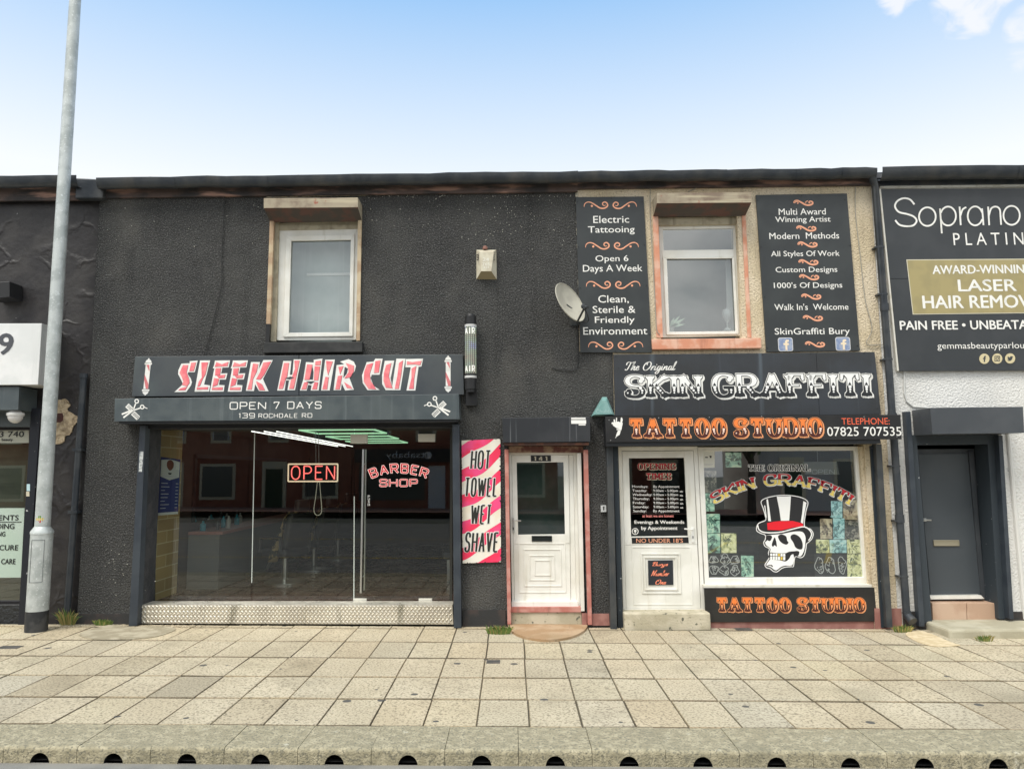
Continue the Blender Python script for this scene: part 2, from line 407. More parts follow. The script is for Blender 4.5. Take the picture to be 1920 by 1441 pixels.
CUR = {
 'T': (.62, [[(.0, .12), (.1, .0), (.24, .1), (.34, .5), (.42, .95)], [(.02, .62), (.02, .85), (.2, .98), (.45, .9), (.8, 1.0)]]),
 'h': (.44, [[(0, 0), (.08, .5), (.2, 1.0), (.1, .8), (.05, 0)], [(.05, .05), (.2, .45), (.32, .42), (.28, .1), (.36, .0), (.46, .12)]]),
 'e': (.36, [[(.03, .2), (.25, .3), (.24, .47), (.1, .42), (.04, .15), (.16, .0), (.38, .14)]]),
 'O': (.86, [[(.5, 1.0), (.18, .85), (.02, .42), (.15, .04), (.42, .0), (.7, .35), (.72, .78), (.5, 1.0), (.32, .88), (.3, .7), (.4, .62)]]),
 'r': (.33, [[(0, 0), (.08, .46)], [(.06, .2), (.2, .46), (.32, .42)]]),
 'i': (.24, [[(0, 0), (.06, .45), (.05, .08), (.14, .0), (.26, .14)], [(.1, .62), (.12, .68)]]),
 'g': (.42, [[(.3, .42), (.12, .45), (.03, .15), (.14, .02), (.28, .2), (.32, .45), (.28, -.2), (.12, -.45), (-.05, -.32), (.2, -.02), (.44, .12)]]),
 'n': (.46, [[(0, 0), (.05, .45)], [(.04, .15), (.2, .45), (.3, .42), (.28, .1), (.36, .0), (.48, .14)]]),
 'a': (.44, [[(.3, .42), (.12, .45), (.02, .15), (.14, .0), (.28, .2), (.32, .46), (.3, .08), (.38, .0), (.46, .14)]]),
 'l': (.26, [[(0, .1), (.14, .6), (.2, 1.0), (.1, .85), (.06, .1), (.14, .0), (.28, .14)]]),
 'B': (.74, [[(.1, .0), (.2, .5), (.28, .95)], [(.0, .65), (.1, .92), (.4, 1.0), (.6, .85), (.5, .6), (.25, .52), (.55, .48), (.62, .2), (.4, .0), (.12, .02)]]),
 'u': (.46, [[(0, .45), (.0, .1), (.1, .0), (.28, .2), (.32, .46), (.3, .08), (.38, .0), (.48, .14)]]),
 'y': (.46, [[(0, .45), (.0, .1), (.1, .0), (.28, .2), (.32, .46), (.28, -.2), (.12, -.45), (-.05, -.32), (.2, -.02), (.46, .12)]]),
 's': (.34, [[(0, .0), (.16, .5), (.26, .3), (.24, .05), (.08, .0), (.02, .1)]]),
 'N': (.86, [[(.0, .05), (.12, .1), (.24, .9), (.3, 1.0)], [(.28, 1.0), (.4, .5), (.5, .0)], [(.5, .0), (.62, .6), (.74, 1.0), (.86, .95)]]),
 'm': (.66, [[(0, 0), (.05, .45)], [(.04, .15), (.18, .45), (.26, .4), (.23, .0)], [(.24, .15), (.38, .45), (.48, .42), (.46, .1), (.54, .0), (.66, .14)]]),
 'b': (.42, [[(0, .1), (.14, .6), (.2, 1.0), (.1, .85), (.04, .1), (.14, .0), (.3, .15), (.28, .4), (.18, .42), (.3, .36), (.44, .4)]]),
 ' ': (.35, []),
}
def script(mb, s, box, y, mi=0, wt=.045):
    x = 0; items = []
    for c in s:
        w, st = CUR[c]
        for k, pts in enumerate(st): items.append([(px_ + x + .3 * py, py) for px_, py in pts])
        x += w + .02
    xs = [p[0] for it in items for p in it]; ys = [p[1] for it in items for p in it]; a, b, c, d = min(xs), max(xs), min(ys), max(ys)
    mf = boxmap(Q(*box))
    for k, it in enumerate(items):
        pts = cr(it, 5); hw = lambda dd, t: wt * (.45 + .75 * max(0, abs(dd.y)))
        for pl in ribbon(pts, hw): mb.add([P(*mf(((p.x - a) / (b - a), (p.y - c) / (d - c))), y - (k % 5) * .0002) for p in pl], [[0, 1, 2, 3]], mi)
def path_px(mb, pts, hw, y, mi=0, smooth=True, closed=False, taper=False):
    p = cr(pts, 6, closed) if smooth else [Vector(q) for q in pts]
    f = (lambda d, t: hw * (.35 + 1.0 * math.sin(math.pi * min(1, max(0, t))) ** .6)) if taper else (lambda d, t: hw)
    for pl in ribbon(p, f, closed): mb.add([P(q.x, q.y, y) for q in pl], [[0, 1, 2, 3]], mi)
CIRCUS = dict(thick=.132, thin=.05, rad=.42, serif=True, space=.045)
EURO = dict(thick=.06, thin=.055, rad=.22, space=.26)
def circus(mb, text, box, y, mats, mapf=None, aspect=None):   # mats: outline, dark, top fill, bottom fill, dot
    q = Q(*box) if box else None; mapf = mapf or boxmap(q); aspect = aspect or asp(q)
    o, d, t, b, k = mats
    letters(mb, text, mapf, aspect, CIRCUS, [(.03, (.06, -.065), None, o, ''), (.03, (.03, -.03), None, o, ''), (.04, (.0, -.0), None, o, ''), (.014, (0, 0), None, d, ''), (-.016, (0, 0), (.47, True), t, ''), (-.0, (0, 0), (.47, False), b, ''), (0, (0, 0), None, k, 'dots'), (0, (0, 0), None, d, 'wedge')], y)

# ------------------------------------------------------------------ ground, road, pavement, kerb
def shear(o):
    for v in o.data.vertices: v.co.z += gz(v.co.x + o.location.x)
    o.data.update()
def struct(o): return tag(o, kind='structure')
m_ground = M('earth_ground', (.12, .12, .10), .9, col2=(.08, .09, .06), vs=.3)
b = MB(); b.add([(-300, -300, -.3), (300, -300, -.3), (300, 300, -.3), (-300, 300, -.3)], [[0, 1, 2, 3]]); o = b.build('ground', m_ground, origin=(0, 0, 0)); shear(o); struct(o)
m_road = M('asphalt', (.17, .165, .15), .85, col2=(.23, .22, .195), vs=2, speck=(.24, .23, .2), spk=(90, .6, .7), bump=.5, bs=120, bd=.006)
YK0, YK1 = -3.93, -4.43          # kerb back and arris
b = MB(); b.add([(x, y, -.115) for x, y in ((-60, -20), (60, -20), (60, YK1 + .01), (-60, YK1 + .01))], [[0, 1, 2, 3]]); o = b.build('road', m_road, origin=(0, 0, 0)); shear(o); struct(o)
m_line = M('road_paint', (.62, .42, .06), .7, col2=(.3, .24, .1), vs=8)
b = MB()
for k in range(7): b.add([(x, y, -.111) for x, y in ((1 + k * 3.2, -8.0), (3.2 + k * 3.2, -13), (3.35 + k * 3.2, -13), (1.15 + k * 3.2, -8.0))], [[0, 1, 2, 3]])
for yy in (-8.0, -13.0): b.add([(-40, yy - .06, -.1105), (40, yy - .06, -.1105), (40, yy + .06, -.1105), (-40, yy + .06, -.1105)], [[0, 1, 2, 3]])
o = b.build('road_markings', m_line, origin=(0, 0, 0)); shear(o); struct(o)

# pavement of concrete slabs with open joints over a dark bed
mt = M('paving_slab', (.465, .397, .278), .85, col2=(.54, .468, .336), vs=1.1, vlo=.35, vhi=.68, speck=(.235, .20, .14), spk=(48, .46, .68), bump=.7, bs=80, bd=.008, streak2=(.34, .295, .205), det=9)
nt = mt.node_tree; n = nt.nodes; l = nt.links; pb = n['Principled BSDF']
src = pb.inputs['Base Color'].links[0].from_socket
at = n.new('ShaderNodeAttribute'); at.attribute_name = 'tint'; mu = n.new('ShaderNodeMix'); mu.data_type = 'RGBA'; mu.blend_type = 'MULTIPLY'; mu.inputs[0].default_value = 1
l.new(src, mu.inputs[6]); l.new(at.outputs['Color'], mu.inputs[7])
# old chewing gum and oil spots trodden into the slabs
tcn = n.new('ShaderNodeTexCoord'); vo = n.new('ShaderNodeTexVoronoi'); vo.inputs['Scale'].default_value = 3.4; vo.inputs['Randomness'].default_value = 1; l.new(tcn.outputs['Object'], vo.inputs[0])
sc_ = n.new('ShaderNodeSeparateColor'); l.new(vo.outputs['Color'], sc_.inputs[0])
mr = n.new('ShaderNodeMath'); mr.operation = 'MULTIPLY'; mr.inputs[1].default_value = .22; l.new(sc_.outputs[0], mr.inputs[0])
pw = n.new('ShaderNodeMath'); pw.operation = 'SUBTRACT'; pw.inputs[1].default_value = .074; l.new(mr.outputs[0], pw.inputs[0])
lt = n.new('ShaderNodeMath'); lt.operation = 'LESS_THAN'; l.new(vo.outputs['Distance'], lt.inputs[0]); l.new(pw.outputs[0], lt.inputs[1])
mg = n.new('ShaderNodeMix'); mg.data_type = 'RGBA'; l.new(lt.outputs[0], mg.inputs[0]); l.new(mu.outputs[2], mg.inputs[6]); mg.inputs[7].default_value = (.09, .085, .075, 1)
l.new(mg.outputs[2], pb.inputs['Base Color'])
bm = bmesh.new(); ca = bm.loops.layers.color.new('tint')
rows = [-.0, -.17, -.93, -1.71, -2.48, -3.2, YK0]; pitch = .427; rng = random.Random(3)
for ri in range(6):
    y1, y0 = rows[ri], rows[ri + 1]; off = .115 + rng.uniform(-.006, .006)
    for k in range(-36, 37):
        x0 = off + k * pitch; x1 = x0 + pitch; g = .0022 + .003 * (rng.random() ** 3); dz = [rng.uniform(-.003, .003) for _ in range(4)]
        gy = .008 + .004 * rng.random(); c = [(x0 + g, y0 + gy), (x1 - g, y0 + gy), (x1 - g, y1 - gy), (x0 + g, y1 - gy)]; e = .006
        top = [bm.verts.new((px_ + (e if i in (0, 3) else -e), py + (e * 2.2 if i < 2 else -e * 2.2), dz[i])) for i, (px_, py) in enumerate(c)]
        mid = [bm.verts.new((px_, py, dz[i] - .006)) for i, (px_, py) in enumerate(c)]; low = [bm.verts.new((px_, py, -.05)) for px_, py in c]
        fs = [bm.faces.new(top)] + [bm.faces.new((mid[i], mid[(i + 1) % 4], top[(i + 1) % 4], top[i])) for i in range(4)] + [bm.faces.new((low[i], low[(i + 1) % 4], mid[(i + 1) % 4], mid[i])) for i in range(4)]
        t = rng.choice([1, 1, 1, 1, .99, .97, .95, .92, 1.02, 1.03]) * rng.uniform(.98, 1.02); wv = rng.uniform(-.014, .014); col = (t * (1 + wv), t, t * (1 - wv * 1.5), 1)
        jt = rng.uniform(.55, .85)
        for fi, f in enumerate(fs):
            for lp in f.loops: lp[ca] = col if fi == 0 else (col[0] * jt, col[1] * jt * .97, col[2] * jt * .92, 1)
me = bpy.data.meshes.new('pavement'); bm.to_mesh(me); bm.free(); me.materials.append(mt)
o = bpy.data.objects.new('pavement', me); C.objects.link(o); shear(o); struct(o)
b = MB(); b.add([(x, y, -.011) for x, y in ((-16.5, YK0 - .02), (16.5, YK0 - .02), (16.5, .3), (-16.5, .3))], [[0, 1, 2, 3]])
o = b.build('pavement_bedding', M('joint_grit', (.075, .068, .05), .95, col2=(.13, .12, .08), vs=12), origin=(0, 0, 0)); shear(o); struct(o)

# kerb : drainage blocks with an arched inlet in each face
m_kerb = M('kerb_concrete', (.30, .265, .175), .92, col2=(.42, .37, .25), vs=16, vlo=.40, vhi=.66, det=9, speck=(.19, .175, .125), spk=(55, .48, .66), bump=.8, bs=70, bd=.013, streak2=(.20, .185, .125), streak=(.50, .47, .37), ss=(4, 4, 4), slo=.66, shi=.74)
m_hole = M('inlet_dark', (.012, .012, .012), .9)
b = MB(); kp = .541; h0 = -.245
for k in range(-22, 23):
    xc = h0 + k * kp + .0; x0, x1 = xc - kp / 2 + .002, xc + kp / 2 - .002; R = .072; hz = -.075; zb = -.2; ar = .03
    dz = rng.uniform(-.004, .004)
    prof = [(YK0, -.2), (YK0, 0), (YK1 + ar, 0)] + [(YK1 + ar * (1 - math.sin(a)), -ar * (1 - math.cos(a))) for a in (.3, .6, .9, 1.2, 1.57)]
    lastz = prof[-1][1]
    for (ya, za), (yb, zb_) in zip(prof, prof[1:]): b.add([(x0, ya, za + dz), (x1, ya, za + dz), (x1, yb, zb_ + dz), (x0, yb, zb_ + dz)], [[0, 1, 2, 3]])
    for s in (x0, x1): b.add([(s, y, z + dz) for y, z in prof] + [(s, YK1, -.2)], [list(range(len(prof) + 1))])
    arc = [(xc + R * math.cos(math.pi * i / 12), hz - .045 + R * 1.08 * math.sin(math.pi * i / 12)) for i in range(13)]
    y = YK1
    for (xa, za), (xb, zb_) in zip(arc, arc[1:]):
        b.add([(xa, y, za), (xb, y, zb_), (xb, y, lastz + dz), (xa, y, lastz + dz)], [[0, 1, 2, 3]])
        b.add([(xa, y, za), (xb, y, zb_), (xb, y + .16, zb_), (xa, y + .16, za)], [[0, 1, 2, 3]], 1)
    b.add([(px_, y + .16, pz) for px_, pz in arc] + [(xc - R, y + .16, -.2), (xc + R, y + .16, -.2)], [list(range(13)) + [13, 14]], 1)
    for xa, xb in ((x0, xc - R), (xc + R, x1)):
        b.add([(xa, y, -.2), (xb, y, -.2), (xb, y, lastz + dz), (xa, y, lastz + dz)], [[0, 1, 2, 3]])
o = b.build('kerb', [m_kerb, m_hole], origin=(0, 0, 0)); shear(o); struct(o)
o = MB(); o.add([(-16, YK0 + .004, -.1), (16, YK0 + .004, -.1), (16, YK1 + .02, -.1), (-16, YK1 + .02, -.1)], [[0, 1, 2, 3]]); o = o.build('kerb_bedding', m_hole, origin=(0, 0, 0)); shear(o); struct(o)
# loose dirt along the foot of the walls
rg = random.Random(11); b = MB(); m_dirt = M('grit', (.26, .22, .15), .95, col2=(.36, .31, .22), vs=14, bump=.8, bs=60)
for _ in range(420):
    x = rg.choice([rg.uniform(-5.9, -4.0), rg.uniform(-7, 7)]); y = -abs(rg.gauss(0, .13)) - .01; r = rg.uniform(.004, .013)
    b.sphere((x, y, gz(x) + .002), r, 6, sc=(1.3, 1.2, .6))
o = tag(b.build('grit', m_dirt, origin=(0, 0, 0)), 'pale grit and crumbs of mortar lying along the foot of the shop fronts', 'grit', kind='stuff')
b = MB(); pts = [(318, 1178), (350, 1166), (480, 1163), (560, 1166), (520, 1172), (440, 1180), (405, 1196), (350, 1197), (322, 1192)]
def ground_patch(name, poly, h, mat):
    b = MB(); p = [G(u, v) + Vector((0, 0, h)) for u, v in cr(poly, 4, True)]; b.prism(p, (0, 0, -h * .9)); return struct(b.build(name, mat))
ground_patch('dirt_patch', [(205, 1172), (245, 1176), (300, 1174), (330, 1180), (290, 1194), (230, 1199), (170, 1198), (150, 1188)], .010, M('old_concrete', (.30, .26, .18), .95, col2=(.42, .37, .27), vs=5, bump=.8, bs=30, bd=.02))
ground_patch('mortar_patch', [(1698, 1188), (1730, 1183), (1785, 1205), (1800, 1210), (1755, 1212), (1720, 1203)], .008, M('pale_mortar', (.52, .42, .26), .9, col2=(.62, .52, .35), vs=9, bump=.5))

# ------------------------------------------------------------------ shared building materials
m_dash = M('dark_pebbledash', (.040, .040, .040), .85, col2=(.060, .060, .057), vs=.9, vlo=.38, vhi=.66, speck=(.12, .12, .115), spk=(60, .51, .66), bump=1.0, bs=46, bd=.05, rvar=.1, streak2=(.105, .10, .09), streak=(.024, .024, .024), ss=(4, 4, .3), slo=.54, shi=.78)
m_cream = M('cream_pebbledash', (.60, .50, .34), .85, col2=(.68, .58, .43), vs=1.5, speck=(.32, .26, .18), spk=(42, .56, .7), bump=1.0, bs=40, bd=.025, streak=(.40, .33, .23))
m_white = M('white_pebbledash', (.72, .71, .68), .85, col2=(.66, .65, .62), vs=1.2, speck=(.46, .46, .46), spk=(36, .60, .74), bump=1.0, bs=36, bd=.022)
m_black = M('wrinkled_black_paint', (.018, .016, .017), .48, spec=.4, col2=(.032, .029, .028), vs=3, vor=(2.6, .7), bd=.013, speck=(.3, .3, .29), spk=(22, .735, .76))
m_gut = M('black_gutter', (.030, .036, .044), .42, col2=(.05, .055, .06), vs=4, streak=(.09, .085, .075), ss=(2, 2, .6), bump=.3, bs=20, bd=.01)
m_fasc = M('rotten_fascia', (.10, .07, .06), .8, col2=(.04, .036, .036), vs=2.5, streak=(.42, .25, .19), ss=(1.5, 1.5, 9), slo=.50, shi=.68, bump=.5, bs=25)
m_roof = M('slate_roof', (.09, .095, .105), .6, col2=(.15, .15, .155), vs=8, bump=.3)
m_in = M('interior_dark', (.05, .045, .042), .9)
m_upvc = M('white_upvc', (.78, .77, .72), .32, spec=.5, col2=(.70, .69, .63), vs=3, streak=(.50, .46, .36), ss=(9, 9, .9), slo=.56, shi=.82, streak2=(.64, .61, .52))
m_upvcd = M('grimy_upvc', (.66, .64, .57), .45, col2=(.5, .47, .38), vs=9, vlo=.5, vhi=.75)
m_navy = M('navy_steel', (.028, .036, .048), .42, spec=.5, col2=(.04, .05, .062), vs=4, speck=(.3, .3, .28), spk=(30, .74, .78))
m_slate = M('slate_metal', (.060, .075, .082), .38, spec=.5, col2=(.078, .094, .098), vs=2.5, streak=(.11, .13, .135), ss=(14, 14, .5), rvar=.1)
m_slate2 = M('slate_panel', (.050, .056, .064), .4, spec=.5, col2=(.064, .07, .078), vs=1.7, rvar=.12)
m_gmetal = M('grey_channel', (.055, .058, .058), .5, col2=(.035, .04, .045), vs=6, streak=(.09, .085, .075))
m_wood = M('bare_timber', (.52, .42, .28), .8, col2=(.40, .28, .18), vs=5, streak=(.55, .42, .28), ss=(2, 2, 30), bump=.3)
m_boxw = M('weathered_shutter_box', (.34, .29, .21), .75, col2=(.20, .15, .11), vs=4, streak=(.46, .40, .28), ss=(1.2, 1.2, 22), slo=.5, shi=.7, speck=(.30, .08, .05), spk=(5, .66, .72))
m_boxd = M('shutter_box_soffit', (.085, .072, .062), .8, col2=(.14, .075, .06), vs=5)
m_orange = M('orange_paint', (.60, .26, .16), .7, col2=(.68, .42, .31), vs=5, streak=(.36, .15, .10), ss=(11, 11, .9), slo=.62, shi=.75, bump=.2)
m_pink = M('salmon_paint', (.42, .155, .125), .7, col2=(.50, .25, .21), vs=7, streak=(.20, .11, .09), ss=(10, 10, 1.2), slo=.6, shi=.8)
m_pink2 = M('red_plinth_paint', (.27, .12, .10), .8, col2=(.36, .18, .15), vs=5)
m_stone = M('mossy_stone', (.40, .36, .26), .9, col2=(.52, .47, .36), vs=4, streak2=(.16, .15, .09), speck=(.12, .12, .09), spk=(18, .62, .72), bump=.6, bs=40, bd=.01)
m_glassd = glass('shop_glass', (.76, .80, .76), gain=1.9)
m_glassu = glass('window_glass', (.90, .93, .92), gain=4.2)
m_chrome = M('brushed_metal', (.62, .62, .60), .28, metal=1)
m_steel = M('steel', (.45, .45, .44), .35, metal=.9)
m_blk = M('black_plastic', (.015, .015, .016), .45)
m_wlet = M('white_vinyl', (.80, .79, .75), .5, col2=(.66, .65, .60), vs=7, vlo=.5, vhi=.75)
m_cable = M('cable_black', (.02, .02, .02), .6)

def X(u, v, y=0): return P(u, v, y).x
def Z(u, v, y=0): return P(u, v, y).z
def wall(x0, x1, z0, z1, holes, y, mat, parent, thick=.32, skip=None, name='wall'):
    xs = sorted({x0, x1, *[h[0] for h in holes], *[h[1] for h in holes], *( [skip[0], skip[1]] if skip else [])}); zs = sorted({z0, z1, *[h[2] for h in holes], *[h[3] for h in holes], *([skip[2], skip[3]] if skip else [])})
    xs = [q for q in xs if x0 <= q <= x1]; zs = [q for q in zs if z0 <= q <= z1]
    b = MB()
    for xa, xb in zip(xs, xs[1:]):
        for za, zb in zip(zs, zs[1:]):
            cx, cz = (xa + xb) / 2, (za + zb) / 2
            if any(h[0] < cx < h[1] and h[2] < cz < h[3] for h in holes + ([skip] if skip else [])): continue
            b.add([(xa, y, za), (xb, y, za), (xb, y, zb), (xa, y, zb)], [[0, 1, 2, 3]]); b.add([(xa, y + thick, za), (xb, y + thick, za), (xb, y + thick, zb), (xa, y + thick, zb)], [[3, 2, 1, 0]])
    for h in holes:
        a, c, d, e = h
        for p, q in (((a, d), (a, e)), ((a, e), (c, e)), ((c, e), (c, d)), ((c, d), (a, d))): b.add([(p[0], y, p[1]), (q[0], y, q[1]), (q[0], y + thick, q[1]), (p[0], y + thick, p[1])], [[0, 1, 2, 3]])
    for s in (x0, x1): b.add([(s, y, z0), (s, y + thick, z0), (s, y + thick, z1), (s, y, z1)], [[0, 1, 2, 3]])
    b.add([(x0, y, z1), (x1, y, z1), (x1, y + thick, z1), (x0, y + thick, z1)], [[0, 1, 2, 3]])
    return b.build(name, mat, parent)
def shell(x0, x1, ze, y, parent, zf=2.85, wx0=None, wx1=None):
    b = MB(); b.box((x0, 9.6, -.3), (x1, 9.9, ze)); b.box((x0, y + .33, zf), (x1, 9.59, zf + .15)); 
    b.box((x0, y + .33, -.3), (x0 + .1, 9.59, ze - .01)); b.box((x1 - .1, y + .33, -.3), (x1, 9.59, ze - .01)); b.build('inner_shell', m_in, parent)
    b = MB(); b.prism([(x0, y - .1, ze + .02), (x1, y - .1, ze + .02), (x1, 5, ze + .62), (x0, 5, ze + .62)], (0, 0, .06)); b.prism([(x0, 5, ze + .62), (x1, 5, ze + .62), (x1, 10.1, ze + .02), (x0, 10.1, ze + .02)], (0, 0, .06))
    b.build('roof', m_roof, parent)
def gutter(u0, v0, u1, v1, hpx, parent, y=-.16, mat=m_gut, fasc=m_fasc, fh=16):
    """half-round gutter on brackets over a fascia board, from picture left to picture right"""
    b = MB(); n = 14; A = []; rg = random.Random(int(u0)); nseg = 26; segs = []
    for i in range(nseg + 1):
        t = i / nseg; u, v = u0 + (u1 - u0) * t, v0 + (v1 - v0) * t; p = P(u, v, y) + Vector((0, 0, rg.uniform(-.008, .008))); r = .075 * hpx / 20
        segs.append([p + Vector((0, -r * 1.05 * math.cos(a), -r * 1.7 * math.sin(a))) for a in [math.pi * k / 10 for k in range(11)]])
    for s, e in zip(segs, segs[1:]): b.add(s + e, [[k, k + 1, k + 12, k + 11] for k in range(10)])
    for i in (4, 9, 14, 19, 23):
        s = [q + (q - segs[i][5]).normalized() * 0 + Vector((0, -.006, -.006)) for q in segs[i]]; e = [q + Vector((.06, 0, 0)) for q in s]; b.add(s + e, [[k, k + 1, k + 12, k + 11] for k in range(10)])
    o = b.build('gutter', mat, parent, smooth=True)
    b = MB()
    for _ in range(int((u1 - u0) / 9)):
        t = rg.random(); p = P(u0 + (u1 - u0) * t, v0 + (v1 - v0) * t, y) + Vector((0, rg.uniform(-.05, .06), .0)); r = rg.uniform(.008, .022); b.sphere(p, r, 6, sc=(rg.uniform(1, 3.2), 1, .8))
    b.build('moss', M('gutter_moss', (.06, .065, .045), .95, col2=(.12, .12, .10), vs=20), parent)['kind'] = 'stuff'
    b = MB(); q = [(u0, v0 + hpx * .3), (u1, v1 + hpx * .3), (u1, v1 + hpx + fh), (u0, v0 + hpx + fh)]; b.px(q, -.045, .04); b.build('fascia_board', fasc, parent)
def pipe(name, pts, r, mat, parent, n=12): b = MB(); b.tube(pts, r, n); return b.build(name, mat, parent, smooth=True)
def hole(u0, v0, u1, v1, y=0, floor=False):
    a = P(u0, v0, y); c = P(u1, v1, y); return (a.x, c.x, -.3 if floor else c.z, a.z)
# profile box (shutter housing): front face from the picture, running back to the wall
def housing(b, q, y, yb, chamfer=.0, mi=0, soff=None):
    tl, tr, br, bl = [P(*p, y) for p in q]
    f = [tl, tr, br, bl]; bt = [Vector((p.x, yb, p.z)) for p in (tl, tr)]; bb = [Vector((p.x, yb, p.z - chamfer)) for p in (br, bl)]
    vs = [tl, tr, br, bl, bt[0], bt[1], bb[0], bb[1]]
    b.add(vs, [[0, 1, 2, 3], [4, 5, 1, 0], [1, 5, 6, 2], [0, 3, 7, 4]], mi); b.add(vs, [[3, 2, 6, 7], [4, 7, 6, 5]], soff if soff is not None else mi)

# ================================================================== the beauty parlour to the left (mostly outside the frame)
zE_A = Z(60, 350); xA1 = X(168, 760, .06)
bA = thing('terraced_shop', 'black wrinkled-paint shop house on the left, behind the grey lamp post', 'building', (-7.5, .06, gz(-7.5)))
hA = [hole(-260, 800, 62, 1133, .06)]
wall(-17, xA1 + .06, -.3, zE_A, hA, .06, m_black, bA)
shell(-17, xA1 - .02, zE_A, .06, bA)
gutter(-1390, 347, 150, 333, 22, bA, fh=20)
b = MB(); b.px([(142, 333), (196, 336), (192, 372), (140, 372)], -.12, .12); b.build('gutter_joint', m_gut, bA, bevel=.02)
rj = random.Random(21); b = MB(); b.px([(p.x + rj.uniform(-1.1, 1.1), p.y + rj.uniform(-1.1, 1.1)) for p in cr([(96, 745), (112, 750), (122, 748), (131, 758), (126, 768), (136, 776), (147, 781), (148, 790), (138, 797), (133, 812), (122, 818), (118, 828), (104, 833), (94, 820), (90, 780)], 4, True)], .045, .02); b.build('bare_stone_patch', M('bare_sandstone', (.50, .40, .27), .9, col2=(.30, .23, .15), vs=14, bump=1, bs=22, bd=.05), bA)
b = MB(); b.px([(94, 775), (117, 774), (119, 780), (118, 788), (113, 791.5), (94, 792)], .043, .006); b.build('brick_face', M('red_brick_face', (.075, .03, .026), .9, col2=(.05, .025, .022), vs=20), bA)
# slim black waste pipe at the corner
p0 = P(157, 706, -.02); p1 = P(124, 1174, -.02)
pp = thing('waste_pipe', 'thin black pipe running down the corner beside the pebbledash wall', 'pipe', p1)
pipe('pipe', [p0, p1 + (p0 - p1) * .62, p1], .042, m_gut, pp)
b = MB(); b.tube([p0 + Vector((0, 0, -.02)), p0 + Vector((0, 0, .04))], .052, 12); b.build('collar', m_gut, pp)
for t in (.30, .55):
    q = p0.lerp(p1, t); b = MB(); b.box((q.x - .06, q.y - .048, q.z - .018), (q.x + .06, .055, q.z + .018)); b.build('bracket', m_gut, pp)
# shop window
wA = MB(); wA.frame([(-262, 792), (64, 792), (56, 1136), (-262, 1136)], [(-255, 806), (56, 806), (46, 1126), (-255, 1126)], .13, .06); wA = wA.build('window', M('black_frame', (.014, .013, .015), .45), bA)
b = MB(); b.flat([(-258, 803), (57, 803), (47, 1128), (-258, 1128)], .17); b.build('pane', glass('frosted_left', (.5, .52, .47), gain=1.9), wA)
b = MB(); b.px([(-258, 800), (57, 800), (47, 1130), (-258, 1130)], .42, .02); b.build('blind', M('frosted_sheet', (.30, .31, .25), .8, col2=(.38, .38, .31), vs=2, streak=(.20, .21, .17), ss=(1, 1, 5)), bA)
b = MB(); b.px([(-180, 803), (54, 803), (54, 830), (-180, 831)], .165, .003); txt(b, '53 740', (-12, 808, 45, 819), .160, 1, .012); txt(b, 'beauty', (3, 821, 24, 828), .160, 1, .02); b.build('phone_strip', [M('pale_vinyl', (.50, .50, .42), .6), m_blk], wA)
b = MB(); b.px([(-200, 952), (46, 952), (39, 1082), (-200, 1084)], .165, .003)
for s, bx in (('TREATMENTS', (-66, 965, 35, 975)), ('LDING', (-13, 981, 27, 991)), ('NG', (-4, 996, 10, 1005)), ('PEDICURE', (-30, 1021, 34, 1031)), ('CARE', (2, 1047, 29, 1057))): txt(b, s, bx, .160, 1, .018)
b.px([(-66, 977.5), (40, 977.5), (40, 978.6), (-66, 978.6)], .160, .002, 1)
b.build('price_poster', [M('mint_vinyl', (.42, .52, .44), .6, col2=(.46, .55, .48), vs=2), m_blk], wA)
b = MB(); b.px([(-262, 1134), (40, 1134), (38, 1176), (-262, 1180)], .03, .04); b.build('stall_riser', M('black_chequer', (.03, .032, .034), .45, metal=.3, bump=1, bs=26, bd=.02), bA)
b = MB(); b.px([(58, 765), (76, 765), (48, 1180), (33, 1180)], -.06, .13); b.build('shutter_rail', M('flaking_black', (.012, .014, .02), .4, speck=(.4, .4, .4), spk=(14, .70, .73)), bA, bevel=.004)
b = MB(); b.px([(50, 907), (56, 907), (56, 920), (50, 920)], -.066, .004); b.px([(49, 921), (55, 921), (55, 930), (49, 930)], -.066, .004, 1); tag(b.build('sticker', [M('pale_blue_sticker', (.45, .62, .66), .6), M('torn_paper', (.55, .5, .38), .8)], bA))
b = MB(); housing(b, [(-300, 727), (36, 725), (34, 768), (-300, 770)], -.34, .05); b.px([(-300, 770), (64, 770), (62, 800), (-300, 800)], .0, .05); b.build('shutter_box', m_slate, bA)
# sign
sg = thing('shop_sign', 'white light-box sign ending in a grey 9, left edge of the photo', 'sign', P(-60, 722, -.2))
b = MB(); b.px([(-330, 607), (78.5, 606), (71, 721), (-330, 724)], -.38, .44); b.build('casing', M('sign_white', (.66, .67, .66), .5, col2=(.74, .74, .73), vs=3, streak=(.58, .59, .58)), sg, bevel=.006)
b = MB(); txt(b, '9', (-4, 624.5, 25.5, 665), -.384, 0, .03); b.build('lettering', M('grey_vinyl', (.07, .075, .085), .5), sg)
